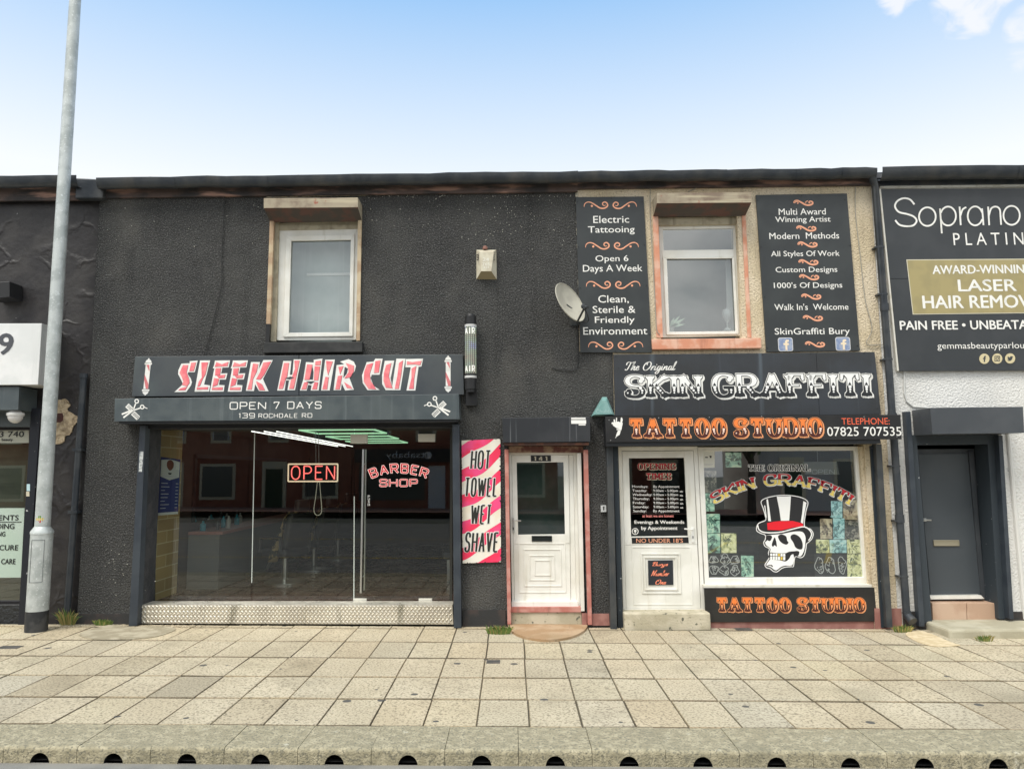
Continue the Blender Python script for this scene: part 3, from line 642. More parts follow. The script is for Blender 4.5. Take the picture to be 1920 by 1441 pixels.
# small flood lamp and dome camera
fl = thing('wall_lamp', 'small black box lamp on the black wall above the white sign', 'lamp', P(10, 545, .06))
b = MB(); housing(b, [(-20, 529), (18, 527), (18, 556), (-20, 560)], -.22, .05); b.build('lamp_body', m_blk, fl, bevel=.01)
b = MB(); b.tube([P(8, 548, -.03), P(20, 550, .06)], .03, 8); b.build('arm', m_blk, fl)
dc = thing('security_camera', 'white dome camera under the shutter box of the left shop', 'camera', P(28, 772, -.22))
c = P(29, 778, -.22); b = MB(); b.lathe(c, [(.07, .03), (.105, .028), (.105, .0), (.1, -.01)], 20); b.build('camera_base', M('camera_white', (.72, .71, .69), .4), dc, smooth=True)
b = MB(); b.sphere(c + Vector((0, 0, -.01)), .093, 20, sc=(1, 1, 1.05)); b.build('dome', M('camera_dome', (.66, .64, .63), .25), dc, smooth=True)

# ================================================================== barber's building
zE_B = Z(640, 345)
xB0, xB1 = xA1 + .02, X(1150, 720); xBu = X(1083, 500)
bB = thing('barber_building', 'charcoal pebbledash house with the barber shop and white door numbered 141', 'building', (-1.8, 0, gz(-1.8)))
hB = [hole(507, 396, 674, 640), hole(262, 795, 850, 1170, 0, True), hole(952, 836, 1100, 1170, 0, True)]
zsplit = Z(1085, 659)
wall(xB0, xB1, -.3, zE_B, hB, 0, m_dash, bB, skip=(xBu, xB1, zsplit, zE_B))
b = MB()
for (u, v) in ((1078, 357),):
    pts = [(1076, 353)] + [(1079.5 + (v - 353) * .029 + random.uniform(-1.6, 1.6), v) for v in range(360, 662, 7)]
    b.px(pts + [(1089.5, 661), (1084, 353)], -.004, .004)
b.build('painted_edge', M('ragged_cream_edge', (.55, .5, .38), .9, col2=(.2, .19, .16), vs=30), bB)
shell(xB0 + .02, xB1 - .02, zE_B, 0, bB)
gutter(186, 337, 1083, 325, 21, bB, fh=13)
b = MB(); b.px([(500, 362), (700, 356), (702, 360), (690, 366), (500, 370)], -.012, .01); b.build('patched_render', M('pale_patch', (.45, .40, .29), .9, col2=(.2, .19, .17), vs=18), bB)
m_dpl = M('dark_plinth', (.03, .03, .03), .8, col2=(.055, .042, .038), vs=5, bump=.4); b = MB(); b.px([(868, 1143), (948, 1143), (948, 1178), (868, 1178)], -.02, .02); b.build('plinth', m_dpl, bB); b = MB(); b.px([(140, 1150), (247, 1150), (247, 1178), (140, 1178)], -.015, .015); b.build('plinth', m_dpl, bB)
b = MB(); b.px([(1109, 1150), (1142, 1150), (1143, 1172), (1110, 1172)], -.018, .018); b.build('red_plinth', m_pink2, bB)
rj = random.Random(13); b = MB()
for _ in range(420):
    u, v = (rj.uniform(690, 1074), 361 + abs(rj.gauss(0, 5))) if rj.random() < .35 else (rj.gauss(960, 75), rj.gauss(400, 38)) if rj.random() < .6 else ((rj.uniform(200, 1070), rj.uniform(372, 470)) if rj.random() < .6 else (rj.gauss(215, 25), rj.gauss(1075, 30)))
    if not (190 < u < 1074 and 366 < v < 1140) or 490 < u < 690 or (885 < u < 935 and v > 455): continue
    r = rj.uniform(.25, .95); b.px([(u + r * rj.uniform(.6, 1.3) * math.cos(a), v + r * rj.uniform(.6, 1.3) * math.sin(a)) for a in (.2, 1.4, 2.6, 3.9, 5.1)], -.009, .009)
b.build('render_chip', M('chip_white', (.42, .41, .36), .9), bB)['kind'] = 'stuff'
# upper window
w1 = MB(); w1.frame([(524, 432.5), (671.5, 428.5), (667.5, 637), (519, 638)], [(543.7, 449), (659.6, 447), (657, 625), (539, 626.5)], .10, .06); w1 = w1.build('window', m_upvc, bB, bevel=.004)
b = MB(); b.frame([(536.5, 443), (664.5, 440), (661, 630), (531, 631.5)], [(546, 451.5), (657.5, 449.5), (654.5, 622.5), (541, 624)], .075, .03); b.build('sash', m_upvc, w1, bevel=.004)
b = MB(); b.flat([(544, 449), (659, 447), (657, 625), (539, 626)], .115); b.build('pane', m_glassu, w1)
b = MB(); b.px([(545, 452), (662, 450), (660, 640), (541, 640)], .42, .01); b.px([(575, 512), (657, 511), (657, 516), (575, 517)], .405, .006, 1);  # pale bar paints the reflection of a rail seen in the pane
b.build('net_curtain', [M('net_curtain', (.42, .48, .47), .9, col2=(.48, .54, .53), vs=2.5, streak=(.52, .57, .56), ss=(16, 16, .4)), M('rail_reflection', (.75, .76, .74), .6)], bB)
b = MB(); b.px([(522, 418), (671, 414.5), (671, 429), (523, 432)], .09, .05); b.px([(507, 412), (523, 412), (517, 640), (501, 640)], .06, .05); b.px([(672, 411), (677, 411), (674, 640), (668, 640)], .06, .05); b.build('timber_reveal', M('dirty_cream_timber', (.46, .41, .30), .8, col2=(.33, .29, .21), vs=7, streak=(.2, .17, .12)), bB)
b = MB(); b.px([(506, 411), (513.5, 411), (506.5, 607), (499, 607)], -.03, .06); b.px([(499, 607.0), (506, 607.0), (504.5, 642), (497.5, 642)], -.0301, .06, 1); b.build('shutter_guide', [m_wood, m_blk], bB)
b = MB(); b.px([(671, 405), (678, 405), (674.5, 638), (668, 638)], -.03, .06); b.build('shutter_guide', m_wood, bB)
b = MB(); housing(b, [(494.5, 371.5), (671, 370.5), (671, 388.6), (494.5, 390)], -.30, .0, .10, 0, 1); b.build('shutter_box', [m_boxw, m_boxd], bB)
b = MB(); b.px([(496, 641.5), (679.5, 640), (679, 659.5), (492, 661.5)], -.09, .12); b.build('sill', M('black_sill', (.022, .023, .024), .7, col2=(.04, .04, .04), vs=5), bB, bevel=.008)
# shop front opening : steel rails, head, chequer plate riser, glazing
def each(name, mat, polys, y, depth, parent, bevel=0):
    r = None
    for q in polys:
        b = MB(); b.px(q, y, depth); o = b.build(name, mat, parent, bevel=bevel); r = r or o
    return r
sh = each('shutter_rail', m_navy, [[(262, 797), (273, 797), (257, 1172), (241, 1174)], [(848, 795), (861, 795), (865, 1177), (851, 1177)]], -.13, .13, bB, .004)
b = MB(); b.px([(262, 846), (269, 846), (266, 884), (260, 884)], -.134, .004); b.build('bare_patch', M('scraped_white', (.55, .57, .56), .7, col2=(.25, .27, .28), vs=30), sh)
b = MB(); y0 = .36
for (u0, v0, u1, v1, u2, v2, u3, v3) in ((262, 792, 860, 789, 858, 800, 262, 803),): b.px([(u0, v0), (u1, v1), (u2, v2), (u3, v3)], -.05, .40)
b.build('shop_head', M('head_black', (.012, .013, .016), .5), bB)
b = MB(); xl = P(274, 900, 0).x; b.box((xl - .02, .0, -.2), (xl + .012, .36, 2.75)); b.build('brick_reveal', M('dark_brick_reveal', (.02, .021, .024), .55, col2=(.035, .035, .038), vs=6, bump=.7, bs=12, bd=.02), bB)
b = MB(); q = [(262, 1134), (848, 1134), (850, 1170), (259, 1168)]; b.px(q, -.01, .33); zt = Z(500, 1134, -.01)
for r in range(7):
    for k in range(80):
        s, t = (k + .5 + .5 * (r % 2)) / 80.6, (r + .6) / 7.3; uv = bil(q, s, t); c = P(uv.x, uv.y, -.01); a = .75 if r % 2 else -.75
        d1 = Vector((math.cos(a), 0, math.sin(a))) * .031; d2 = Vector((-math.sin(a), 0, math.cos(a))) * .016; h = Vector((0, -.012, 0))
        b.add([c - d1, c + d2, c + d1, c - d2, c + h - d1 * .35, c + h + d2 * .2, c + h + d1 * .35, c + h - d2 * .2], [[0, 1, 5, 4], [1, 2, 6, 5], [2, 3, 7, 6], [3, 0, 4, 7], [4, 5, 6, 7]])
b.build('chequer_plate_riser', M('chequer_aluminium', (.66, .62, .53), .36, metal=.55, col2=(.56, .52, .44), vs=2.5, streak=(.3, .28, .22), ss=(5, 5, 1), rvar=.1), bB)
b = MB(); b.px([(288, 1128), (846, 1127), (846, 1131.5), (288, 1132)], .345, .03); b.px([(287, 800), (294, 800), (289, 1130), (281, 1130)], .345, .03); b.px([(844, 800), (849, 800), (848, 1130), (843, 1130)], .345, .03); b.px([(290, 800), (846, 798), (846, 803), (290, 806)], .345, .03); b.build('glazing_channel', M('channel_dark', (.05, .05, .045), .4, metal=.4), bB)
gl = MB(); gl.flat([(293, 804), (476.6, 803.5), (471, 1129), (287, 1130)], .36); gl.flat([(478.2, 803.5), (664, 803), (663, 1128), (472.6, 1129)], .36); gl = gl.build('shop_glazing', m_glassd, bB)
each('glass_edge', M('glass_edge', (.55, .6, .56), .2), [[(476.6, 812), (478.0, 812), (472.4, 1092), (471.2, 1092)], [(663.4, 930), (664.8, 930), (664.2, 1128), (662.6, 1128)]], .352, .012, gl)
gd = MB(); gd.flat([(665.5, 803), (843.5, 802), (843, 1127), (664.5, 1128)], .362); gd = gd.build('glass_door', m_glassd, bB)
b = MB()
each('patch_fitting', M('satin_fitting', (.66, .64, .56), .45), [[(u, v), (u + ww, v), (u + ww, v + hh), (u, v + hh)] for u, v, ww, hh in ((657, 814, 32, 17), (784, 813, 32, 15), (662, 1121.5, 25, 9), (785, 1121.5, 25, 9))], .345, .03, gd, .003)
b = MB(); b.tube([P(681, 842, .29), P(676.5, 1111, .29)], .014, 10); b.tube([P(686, 842, .42), P(683, 1106, .42)], .014, 10)
for v in (870, 1080): b.tube([P(680.4 - (v - 870) * .017, v, .29), P(685.5 - (v - 870) * .014, v, .42)], .008, 6)
b.build('pull_handle', m_chrome, gd, smooth=True)
b = MB()
for i, ch in enumerate('PUSH'): txt(b, ch, (689.5, 928 + i * 5.2, 693.5, 932.2 + i * 5.2), .355, 0, .03)
b.build('push_lettering', m_wlet, gd)
# fascia signs
fs = thing('fascia_sign', 'slate fascia board reading SLEEK HAIR CUT in cracked pink letters', 'sign', P(560, 742, -.06))
b = MB(); b.px([(253, 668), (560, 666), (560, 741), (247, 743)], -.075, .07); b.px([(561, 666), (868, 664), (870, 739.5), (561, 741)], -.075, .07); b.build('board', M('slate_fascia', (.046, .054, .062), .4, spec=.5, col2=(.062, .07, .074), vs=1.6, streak2=(.088, .105, .105)), fs, bevel=.004)
b = MB(); ya = -.079
def z1(p): return [(320 + x / 8, 660 + y / 8) for x, y in p]
def z2(p): return [(560 + x / 6.194, 660 + y / 6.194) for x, y in p]
def z3(p): return [(200 + x / 2.743, 640 + y / 2.743) for x, y in p]
E = [(665, 125), (890, 122), (868, 228), (775, 232), (765, 280), (755, 320), (850, 315), (828, 410), (735, 410), (725, 490), (808, 495), (795, 590), (588, 592), (640, 320), (655, 245), (632, 240), (650, 200)]
EP = [[(685, 150), (770, 180), (865, 145), (850, 210), (660, 218)], [(672, 240), (755, 235), (738, 340), (665, 350)], [(690, 350), (820, 335), (805, 385), (720, 390)], [(650, 385), (725, 400), (700, 490), (625, 520)], [(620, 530), (780, 525), (775, 565), (615, 565)]]
dx = lambda p, d: [(x + d, y) for x, y in p]
white = [z1([(285, 135), (405, 125), (360, 300), (262, 300), (255, 330), (300, 390), (318, 450), (305, 495), (235, 595), (55, 598), (185, 478), (150, 400), (112, 330), (115, 270), (160, 172), (285, 165)]),
         z1([(440, 125), (592, 122), (500, 485), (590, 498), (575, 590), (358, 592)]), z1(E), z1(dx(E, 268)),
         z1([(1205, 148), (1340, 148), (1318, 260), (1390, 118), (1532, 118), (1385, 400), (1400, 440), (1468, 585), (1325, 582), (1268, 480), (1248, 582), (1128, 578)]),
         z3([(908, 100), (950, 100), (942, 172), (955, 170), (962, 92), (1000, 92), (968, 250), (930, 250), (938, 200), (922, 200), (915, 252), (877, 252)]),
         z2([(85, 115), (175, 120), (175, 88), (275, 75), (232, 445), (140, 445), (150, 385), (110, 380), (92, 445), (15, 445), (55, 310)]),
         z2([(308, 88), (420, 85), (360, 445), (260, 445)]),
         z2([(440, 150), (530, 140), (480, 110), (580, 80), (640, 110), (665, 160), (650, 220), (590, 300), (640, 435), (540, 445), (500, 360), (490, 440), (405, 442)]),
         z2([(790, 115), (870, 110), (890, 75), (975, 75), (940, 262), (850, 262), (865, 215), (835, 300), (870, 390), (940, 438), (800, 440), (745, 360), (735, 270)]),
         z2([(1000, 100), (1110, 98), (1068, 300), (1085, 400), (1135, 75), (1240, 75), (1180, 440), (1010, 440), (970, 370), (968, 270)]),
         z2([(1245, 80), (1445, 75), (1425, 165), (1392, 170), (1355, 445), (1252, 445), (1302, 175), (1240, 175)])]
pink = [z1(p) for p in ([[(185, 192), (262, 192), (238, 300), (278, 410), (282, 460), (245, 512), (170, 490), (190, 440), (165, 370), (132, 310)], [(308, 158), (380, 152), (345, 280), (278, 285)], [(110, 570), (150, 540), (250, 515), (215, 568)],
        [(460, 155), (560, 152), (520, 330), (480, 400), (440, 500), (400, 520), (420, 440), (465, 380)], [(390, 530), (560, 520), (555, 558), (390, 560)]] + EP + [dx(p, 268) for p in EP] +
        [[(1235, 170), (1312, 178), (1290, 290), (1235, 400), (1215, 560), (1150, 560), (1195, 400), (1210, 300)], [(1390, 155), (1505, 140), (1400, 340), (1345, 410), (1280, 405), (1340, 300)], [(1282, 432), (1370, 480), (1415, 570), (1330, 568), (1290, 480)]])]
pink += [z3(p) for p in ([(912, 110), (938, 110), (928, 180), (918, 200), (905, 243), (884, 243), (898, 180)], [(965, 98), (992, 98), (975, 180), (962, 243), (938, 243), (950, 190), (968, 140)])]
pink += [z2(p) for p in ([(98, 140), (160, 145), (125, 320), (65, 320)], [(195, 105), (258, 98), (250, 150), (190, 150)], [(185, 160), (248, 165), (225, 330), (175, 325)], [(65, 350), (110, 345), (85, 430), (30, 432)], [(185, 345), (225, 350), (210, 430), (155, 432)],
        [(318, 100), (395, 108), (340, 270), (325, 200)], [(310, 285), (348, 290), (330, 432), (275, 432)], [(460, 170), (520, 160), (480, 260)], [(455, 275), (505, 270), (475, 430), (425, 432)], [(545, 125), (640, 155), (640, 220), (600, 290), (530, 305), (580, 230), (570, 170)], [(525, 345), (600, 390), (625, 425), (560, 415)],
        [(790, 145), (865, 125), (825, 250), (835, 330), (900, 430), (810, 425), (755, 340), (760, 230)], [(890, 105), (948, 95), (930, 235), (875, 240)], [(1015, 150), (1075, 125), (1045, 280), (1090, 420), (1010, 410), (985, 330), (990, 240)], [(1165, 125), (1210, 95), (1190, 260), (1160, 425), (1115, 425), (1145, 280)],
        [(1258, 105), (1320, 115), (1428, 100), (1410, 150), (1345, 140), (1255, 145)], [(1310, 190), (1365, 160), (1340, 310), (1335, 425), (1280, 425), (1310, 300)])]
darkp = [z2(p) for p in ([(160, 165), (172, 230), (165, 318), (128, 315)], [(535, 170), (572, 190), (557, 250), (518, 298)], [(85, 338), (190, 336), (140, 372)])] + [z3([(915, 190), (945, 180), (965, 186), (940, 195)])]
for p in white: b.px(p, ya, .004, 0)
for p in pink:
    b.px(p, ya - .002, .001, 1)
    cx, cy = sum(q[0] for q in p) / len(p), sum(q[1] for q in p) / len(p)
    b.px([(cx + (q[0] - cx) * 1.0 + .55, cy + (q[1] - cy) * 1.0 + .5) for q in p], ya - .001, .0006, 2)
for p in darkp: b.px(p, ya - .003, .0006, 3)
b.build('lettering', [m_wlet, M('pink_vinyl', (.80, .17, .20), .5, col2=(.86, .26, .27), vs=9), M('letter_shadow_line', (.10, .03, .03), .6), M('slate_between', (.05, .058, .066), .4)], fs)
def barber_pole(ox, oy, s, lean):
    def t(p): return [(ox + x * s + y * s * lean, oy + y * s) for x, y in p]
    b = MB()
    for pl in ([(-8, -42), (8, -42), (8, 42), (-8, 42)], [(-12, -47)] + [(-12 + 24 * i / 6, -47 - 3 * 0) for i in range(1, 7)] + [(12, -41), (-12, -41)], [(-12, 41), (12, 41), (12, 47), (-12, 47)]): b.px(t(pl), -.08, .004)
    b.px(t([(-10 + 0, -47.5)] + [(-10 * math.cos(a), -47.5 - 11 * math.sin(a)) for a in [math.pi * k / 10 for k in range(1, 10)]] + [(10, -47.5)]), -.08, .004)
    b.px(t([(-10, 47.5)] + [(-10 * math.cos(a), 47.5 + 11 * math.sin(a)) for a in [math.pi * k / 10 for k in range(1, 10)]] + [(10, 47.5)]), -.08, .004)
    b.px(t([(-2.5, -58), (2.5, -58), (2, -62), (-2, -62)]), -.08, .004); b.px(t([(-2, 58), (2, 58), (1.5, 61), (-1.5, 61)]), -.08, .004)
    b.px(t([(-6, -40.5), (4, -40.5), (6, -22), (5, -20)]), -.0815, .001, 1); b.px(t([(-8, -9), (-6, -10), (7, 12), (7, 18)] if False else [(-8, -8), (7.5, 24), (7.5, 39), (0, 39), (-8, 10)]), -.0815, .001, 1)
    b.px(t([(-12, -47.6), (12, -47.6), (12, -46.8), (-12, -46.8)]), -.082, .001, 2); b.px(t([(-8, 40.2), (8, 40.2), (8, 41.2), (-8, 41.2)]), -.082, .001, 2); b.px(t([(-10, 47), (10, 47), (10, 47.9), (-10, 47.9)]), -.082, .001, 2)
    b.build('pole_emblem', [m_wlet, M('faded_red', (.62, .18, .19), .6), M('thin_black', (.02, .02, .02), .6)], fs)
barber_pole(275.5, 706.5, .565, -.10); barber_pole(840.3, 701.3, .56, -.0)
def comb_scissors(cx, cy, flip, y, parent, s=1.0):
    b = MB(); t = lambda x, yy: (cx + x * flip * s, cy + yy * s)
    def seg(p, q, w): path_px(b, [t(*p), t(*q)], w * s, y - .0006, 0, False)
    seg((-15, 16), (6, 0), 1.6); seg((-18, 9.5), (2, 1.5), 1.6); seg((4, 1.5), (8.5, -11), 1.2); seg((4, 2), (19, -3), 1.2); seg((24, -4.5), (31, -1.5), .8); seg((12, -14), (13.5, -11.5), .8)
    for c, r in (((10.5, -15.5), 3.4), ((21, -4.5), 3.4)):
        path_px(b, [t(*q) for q in circ(c, r, 10)], 1.0 * s, y - .0003, 0, True, True)
    d = Vector((.72, .69)); nn = Vector((-.69, .72))
    for a0, a1, base in ((Vector((-8, -8)), 12, 1), (Vector((3, 6.5)), 15, 1)):
        pa = a0; pb = a0 + d * a1
        q = [pa + nn * 3.2, pb + nn * 3.2, pb + nn * 5, pa + nn * 5]; b.px([t(*p) for p in q], y, .001)
        q = [pa - nn * 3.2, pb - nn * 3.2, pb - nn * 4.4, pa - nn * 4.4]; b.px([t(*p) for p in q], y, .001)
        for k in range(7):
            o_ = pa + d * (a1 * k / 6.0 + (-.6 if k else 0)); b.px([t(*p) for p in (o_ - nn * 3.2, o_ + d * 1.1 - nn * 3.2, o_ + d * 1.1 + nn * 3.2, o_ + nn * 3.2)], y, .001)
    b.build('scissors_emblem', m_wlet, parent)
sb = thing('shutter_box', 'long slate shutter housing reading OPEN 7 DAYS above the barber window', 'shutter box', P(540, 790, -.16))
b = MB(); housing(b, [(215, 747), (860, 738.5), (861.5, 785.5), (214, 789.5)], -.33, -.005); b.build('housing', m_slate, sb, bevel=.004)
b = MB(); b.px([(222, 789.8), (858, 786), (858, 790), (224, 794)], -.30, .26); b.build('bottom_flange', M('flange_dark', (.02, .022, .026), .5), sb)
b = MB(); yl = -.333
for wd, bx in (('OPEN', (430.5, 754, 499, 766.5)), ('7', (513, 753.5, 524.5, 766)), ('DAYS', (538.5, 753, 603, 765.5)), ('139', (447.5, 774.5, 478, 783)), ('ROCHDALE', (484.5, 775.2, 558, 782.6)), ('RD', (566, 774.7, 585.5, 782.2))):
    q = Q(*bx); letters(b, wd, boxmap(q), asp(q), dict(EURO, thick=.075 if bx[3] - bx[1] > 10 else .085, thin=.07), [(0, (0, 0), None, 0, '')], yl)
b.build('lettering', m_wlet, sb)
comb_scissors(246, 767, 1, -.332, sb, .98); comb_scissors(826, 762, -1, -.332, sb, 1.0)

# hot towel panel
hp = thing('poster_board', 'red and white striped board reading HOT TOWEL WET SHAVE', 'sign', P(903, 1055, -.02))
b = MB(); qh = [(865.5, 825.5), (938, 822.5), (939.5, 1053), (867.5, 1055.5)]; b.px(qh, -.022, .02)
rr = random.Random(5); mh = boxmap(qh)
for k in range(-1, 6):
    top, bot = [], []
    for i in range(13):
        s = i / 12; f = 1.118 - .206 * k - .1 ; wob = .012 * math.sin(s * 6.3 + k)
        yv = f - .11 + s * .20 + wob - .02 * math.sin(s * 3.14); top.append((s, yv + .05)); bot.append((s, yv - .052))
    pl = [(s, min(1, max(0, t))) for s, t in top + bot[::-1]]
    for i in range(12):
        q = [pl[i], pl[i + 1], pl[24 - i], pl[25 - i]]
        if abs(q[0][1] - q[3][1]) > 1e-4 or abs(q[1][1] - q[2][1]) > 1e-4: b.flat([mh(p) for p in q], -.0235, 1)
BRUSH = dict(thick=.056, thin=.046, rad=.25, space=.05, slant=.08, join=False)
for wd, bx in (('HOT', (882.5, 845, 920, 878)), ('TOWEL', (871, 896, 933.5, 929.5)), ('WET', (882.5, 947, 922, 981)), ('SHAVE', (871.5, 998.5, 935.5, 1033.5))):
    q = Q(*bx); letters(b, wd, boxmap(q), asp(q), BRUSH, [(.028, (-.012, .012), None, 2, ''), (0, (0, 0), None, 3, '')], -.0245)
rr = random.Random(9)
for (a, c) in zip(qh, qh[1:] + qh[:1]):
    a, c = Vector(a), Vector(c); n_ = int((c - a).length / 6)
    for i in range(n_):
        if rr.random() < .5:
            p = a.lerp(c, (i + rr.random()) / n_); r = rr.uniform(.6, 1.8); b.px(circ((p.x + rr.uniform(-1, 1), p.y + rr.uniform(-1, 1)), r, 6), -.026, .002, 4)
b.build('board', [M('cream_board', (.78, .74, .66), .55, col2=(.74, .66, .52), vs=3), M('pink_red_stripe', (.80, .035, .10), .5, col2=(.80, .07, .22), vs=3), m_wlet, M('charcoal_letter', (.02, .022, .018), .5), M('scuff_dark', (.03, .03, .028), .9)], hp)

# door 141
dB = MB(); dB.frame([(954, 848), (1082, 847), (1088, 1138), (960, 1137)], [(959, 853), (1075, 852), (1081, 1128), (964.5, 1128)], .11, .06); dB = dB.build('door_frame', m_upvc, bB, bevel=.004)
b = MB(); q = [(959.5, 853.5), (1074.5, 852.5), (1080.5, 1127), (965, 1127)]; g = [(968.6, 866.7), (1056.5, 866), (1059.5, 1001), (971.5, 1002)]
q = [(959.5, 853.5), (1066, 852.5), (1070, 1127), (965, 1127)]
b.frame(q[:2] + [(1068.6, 1018), (962.8, 1019)], g, .12, .04); b.px([(962.8, 1019), (1068.6, 1018), (1070, 1127), (965, 1127)], .125, .035)
b.px([(1066.5, 852.5), (1074.5, 852.5), (1080.5, 1127), (1070.5, 1127)], .135, .03)
for i, (a0, a1) in enumerate((((972.5, 1017.5), (1061, 1111)), ((982, 1028.5), (1053, 1099)), ((992, 1040), (1040.5, 1088)), ((1002, 1049), (1033, 1079)))):
    qo = Q(a0[0], a0[1], a1[0], a1[1]); b.frame(qo, inset(qo, 2.2), .118, .01); 
dl = b.build('door', m_upvc, bB, bevel=.003)
b = MB(); b.flat([(968, 866), (1057, 865), (1060, 1002), (971, 1003)], .14); b.build('pane', glass('obscure_glass', (.42, .47, .45), .02, gain=2.4), dl)
b = MB(); b.px([(965, 860), (1062, 860), (1064, 1008), (966, 1008)], .5, .02); b.build('hall_curtain', M('hall_dark', (.26, .29, .27), .9, col2=(.17, .24, .21), vs=3), bB)
b = MB(); b.frame(Q(997, 1004, 1035, 1014.5), Q(999, 1006.2, 1033, 1012.5), .108, .02); b.px(Q(999, 1006.2, 1033, 1012.5), .114, .01); b.build('letter_box', M('black_flap', (.02, .025, .025), .35, metal=.4), dl, bevel=.002)
b = MB(); b.px([(960.5, 970), (964, 970), (965, 998), (961.5, 998)], .10, .02); b.tube([P(962.5, 975, .10), P(962.5, 975, .05), P(977, 976, .05)], .009, 8); b.build('handle', m_chrome, dl)
b = MB(); b.px([(961.3, 988), (963.3, 988), (963.5, 993), (961.5, 993)], .098, .003); b.build('keyhole', m_blk, dl)
b = MB(); b.px(Q(995.5, 853.5, 1033, 864.5), .108, .004); 
for s, bx in (('1', (1001, 855.5, 1006, 863)), ('4', (1009.5, 855.5, 1018, 863)), ('1', (1022, 855.5, 1027, 863))):
    q = Q(*bx); letters(b, s, boxmap(q), asp(q), dict(thick=.14, thin=.1, rad=.1, space=.1), [(0, (0, 0), None, 1, '')], .106)
b.build('number_plate', [m_blk, M('dull_brass', (.45, .42, .33), .5)], dl)
each('door_post', m_pink, [[(946, 842), (953.5, 842), (958.5, 1170), (951.5, 1170)], [(1094, 843), (1102.5, 843), (1110, 1171), (1102.5, 1171)]], -.055, .10, bB, .003)
b = MB(); b.px([(1082, 849), (1089.5, 849), (1096, 1145), (1089.5, 1145)], .0, .10); b.build('side_trim', m_upvc, bB)
b = MB(); b.px([(953.5, 836), (1096, 836), (1096, 848), (954, 848)], .02, .13); b.build('door_head', M('flaking_head', (.13, .05, .04), .8, col2=(.3, .2, .13), vs=9, bump=.5), bB)
b = MB(); b.px([(959, 1127.5), (1083, 1127), (1085, 1137), (959, 1137.5)], .06, .12); b.build('threshold', m_upvc, bB, bevel=.004)
b = MB(); b.px([(958, 1137.8), (1089, 1137.4), (1090, 1147), (958.5, 1147.5)], .01, .3); b.build('painted_ledge', m_pink, bB)
b = MB(); b.px([(958.5, 1148), (1090, 1147.5), (1091, 1172), (959, 1172)], .03, .3); b.px([(1091, 1149), (1101, 1149), (1102, 1172), (1092, 1172)], .0, .2, 1); b.build('step', [m_stone, m_pink2], bB)
b = MB(); tp = [G(u, v) for u, v in [(1027 - 75 * math.cos(math.pi * k / 20) * 1.0, 1173 + 30 * math.sin(math.pi * k / 20)) for k in range(21)]]; tp = [p + Vector((0, 0, .03)) for p in tp]; c0 = [Vector((tp[-1].x, .0, tp[-1].z)), Vector((tp[0].x, .0, tp[0].z))]
b.prism(tp + c0, (0, 0, -.05)); tag(b.build('doorstep', M('brown_concrete', (.34, .22, .12), .9, col2=(.42, .30, .19), vs=4, streak2=(.27, .19, .10), speck=(.12, .09, .06), spk=(30, .66, .74), bump=.4, bs=50)), 'worn half-round brown concrete doorstep in front of the white door', 'doorstep')
cb = thing('door_shutter_box', 'streaked black shutter housing above the white door numbered 141', 'shutter box', P(1024, 828, -.1))
b = MB(); housing(b, [(941.6, 783), (1106.5, 781), (1107, 827.5), (943, 829)], -.22, -.002); b.build('housing', M('streaked_black_box', (.022, .024, .028), .42, col2=(.032, .034, .038), vs=2, streak=(.15, .16, .17), ss=(24, 24, .7), slo=.6, shi=.78), cb, bevel=.006)
b = MB(); b.px(Q(1071, 782.5, 1098, 785.5), -.2225, .002); b.px(Q(1071, 787, 1099, 794), -.2225, .002); b.px(Q(1085, 794.6, 1098, 797), -.2225, .002); b.build('paint_scrape', m_wlet, cb)
b = MB(); b.px(Q(945, 829.5, 1104, 834), -.20, .2); b.build('soffit', M('rusty_soffit', (.05, .025, .02), .8, col2=(.12, .05, .03), vs=10), cb)

# ================================================================== tattoo studio building
zE_C = Z(1500, 338); xC1 = X(1655, 700)
bC = thing('tattoo_building', 'cream pebbledash house of the tattoo studio with an orange-sided upper window', 'building', (3.4, 0, gz(3.4)))
hC = [hole(1232, 398, 1392, 636), hole(1159, 832, 1640, 1166, 0, True)]
wall(xBu + .004, xC1, zsplit + .003, zE_C, [hC[0]], 0.001, m_cream, bC)
wall(xB1 + .004, xC1, -.3, zsplit, [hC[1]], 0.001, m_cream, bC)
shell(xB1 + .02, xC1 - .02, zE_C, 0, bC)
gutter(1083, 325, 1640, 318, 20, bC, fh=9)
b = MB(); b.px([(1640, 1140), (1690, 1140), (1692, 1180), (1641, 1180)], -.012, .012); b.build('plinth', m_pink2, bC); b = MB(); b.px([(1322, 1163), (1645, 1162), (1646, 1182), (1322, 1182)], .02, .1); b.build('plinth', m_pink2, bC)
w2 = MB(); qo = [(1235, 420), (1383, 418), (1392.5, 629), (1242, 632.5)]; w2.frame(qo, [(1243, 430), (1374.5, 428), (1383, 621), (1250, 623)], .11, .06)
w2.px([(1241, 469), (1376.5, 467.5), (1377, 481.5), (1242, 483)], .105, .06); w2 = w2.build('window', m_upvc, bC, bevel=.004)
b = MB(); b.frame([(1243, 483), (1377, 481.5), (1385, 626), (1250, 627.5)], [(1250.5, 485), (1373, 484), (1379.8, 620.5), (1255.5, 622)], .085, .03); b.build('sash', m_upvc, w2, bevel=.004)
b = MB(); b.flat([(1240, 428), (1377, 426), (1386, 624), (1250, 626)], .13); b.build('pane', m_glassu, w2)
b = MB(); b.px([(1235, 425), (1392, 423), (1400, 640), (1244, 642)], .9, .02); b.build('curtain', M('grey_curtain', (.27, .30, .30), .9, col2=(.33, .36, .36), vs=1.2), bC)
b = MB(); b.px([(1360, 484), (1374, 484), (1379, 622), (1364, 622)], .25, .02); b.build('curtain_edge', M('pale_curtain', (.30, .32, .32), .9), bC)
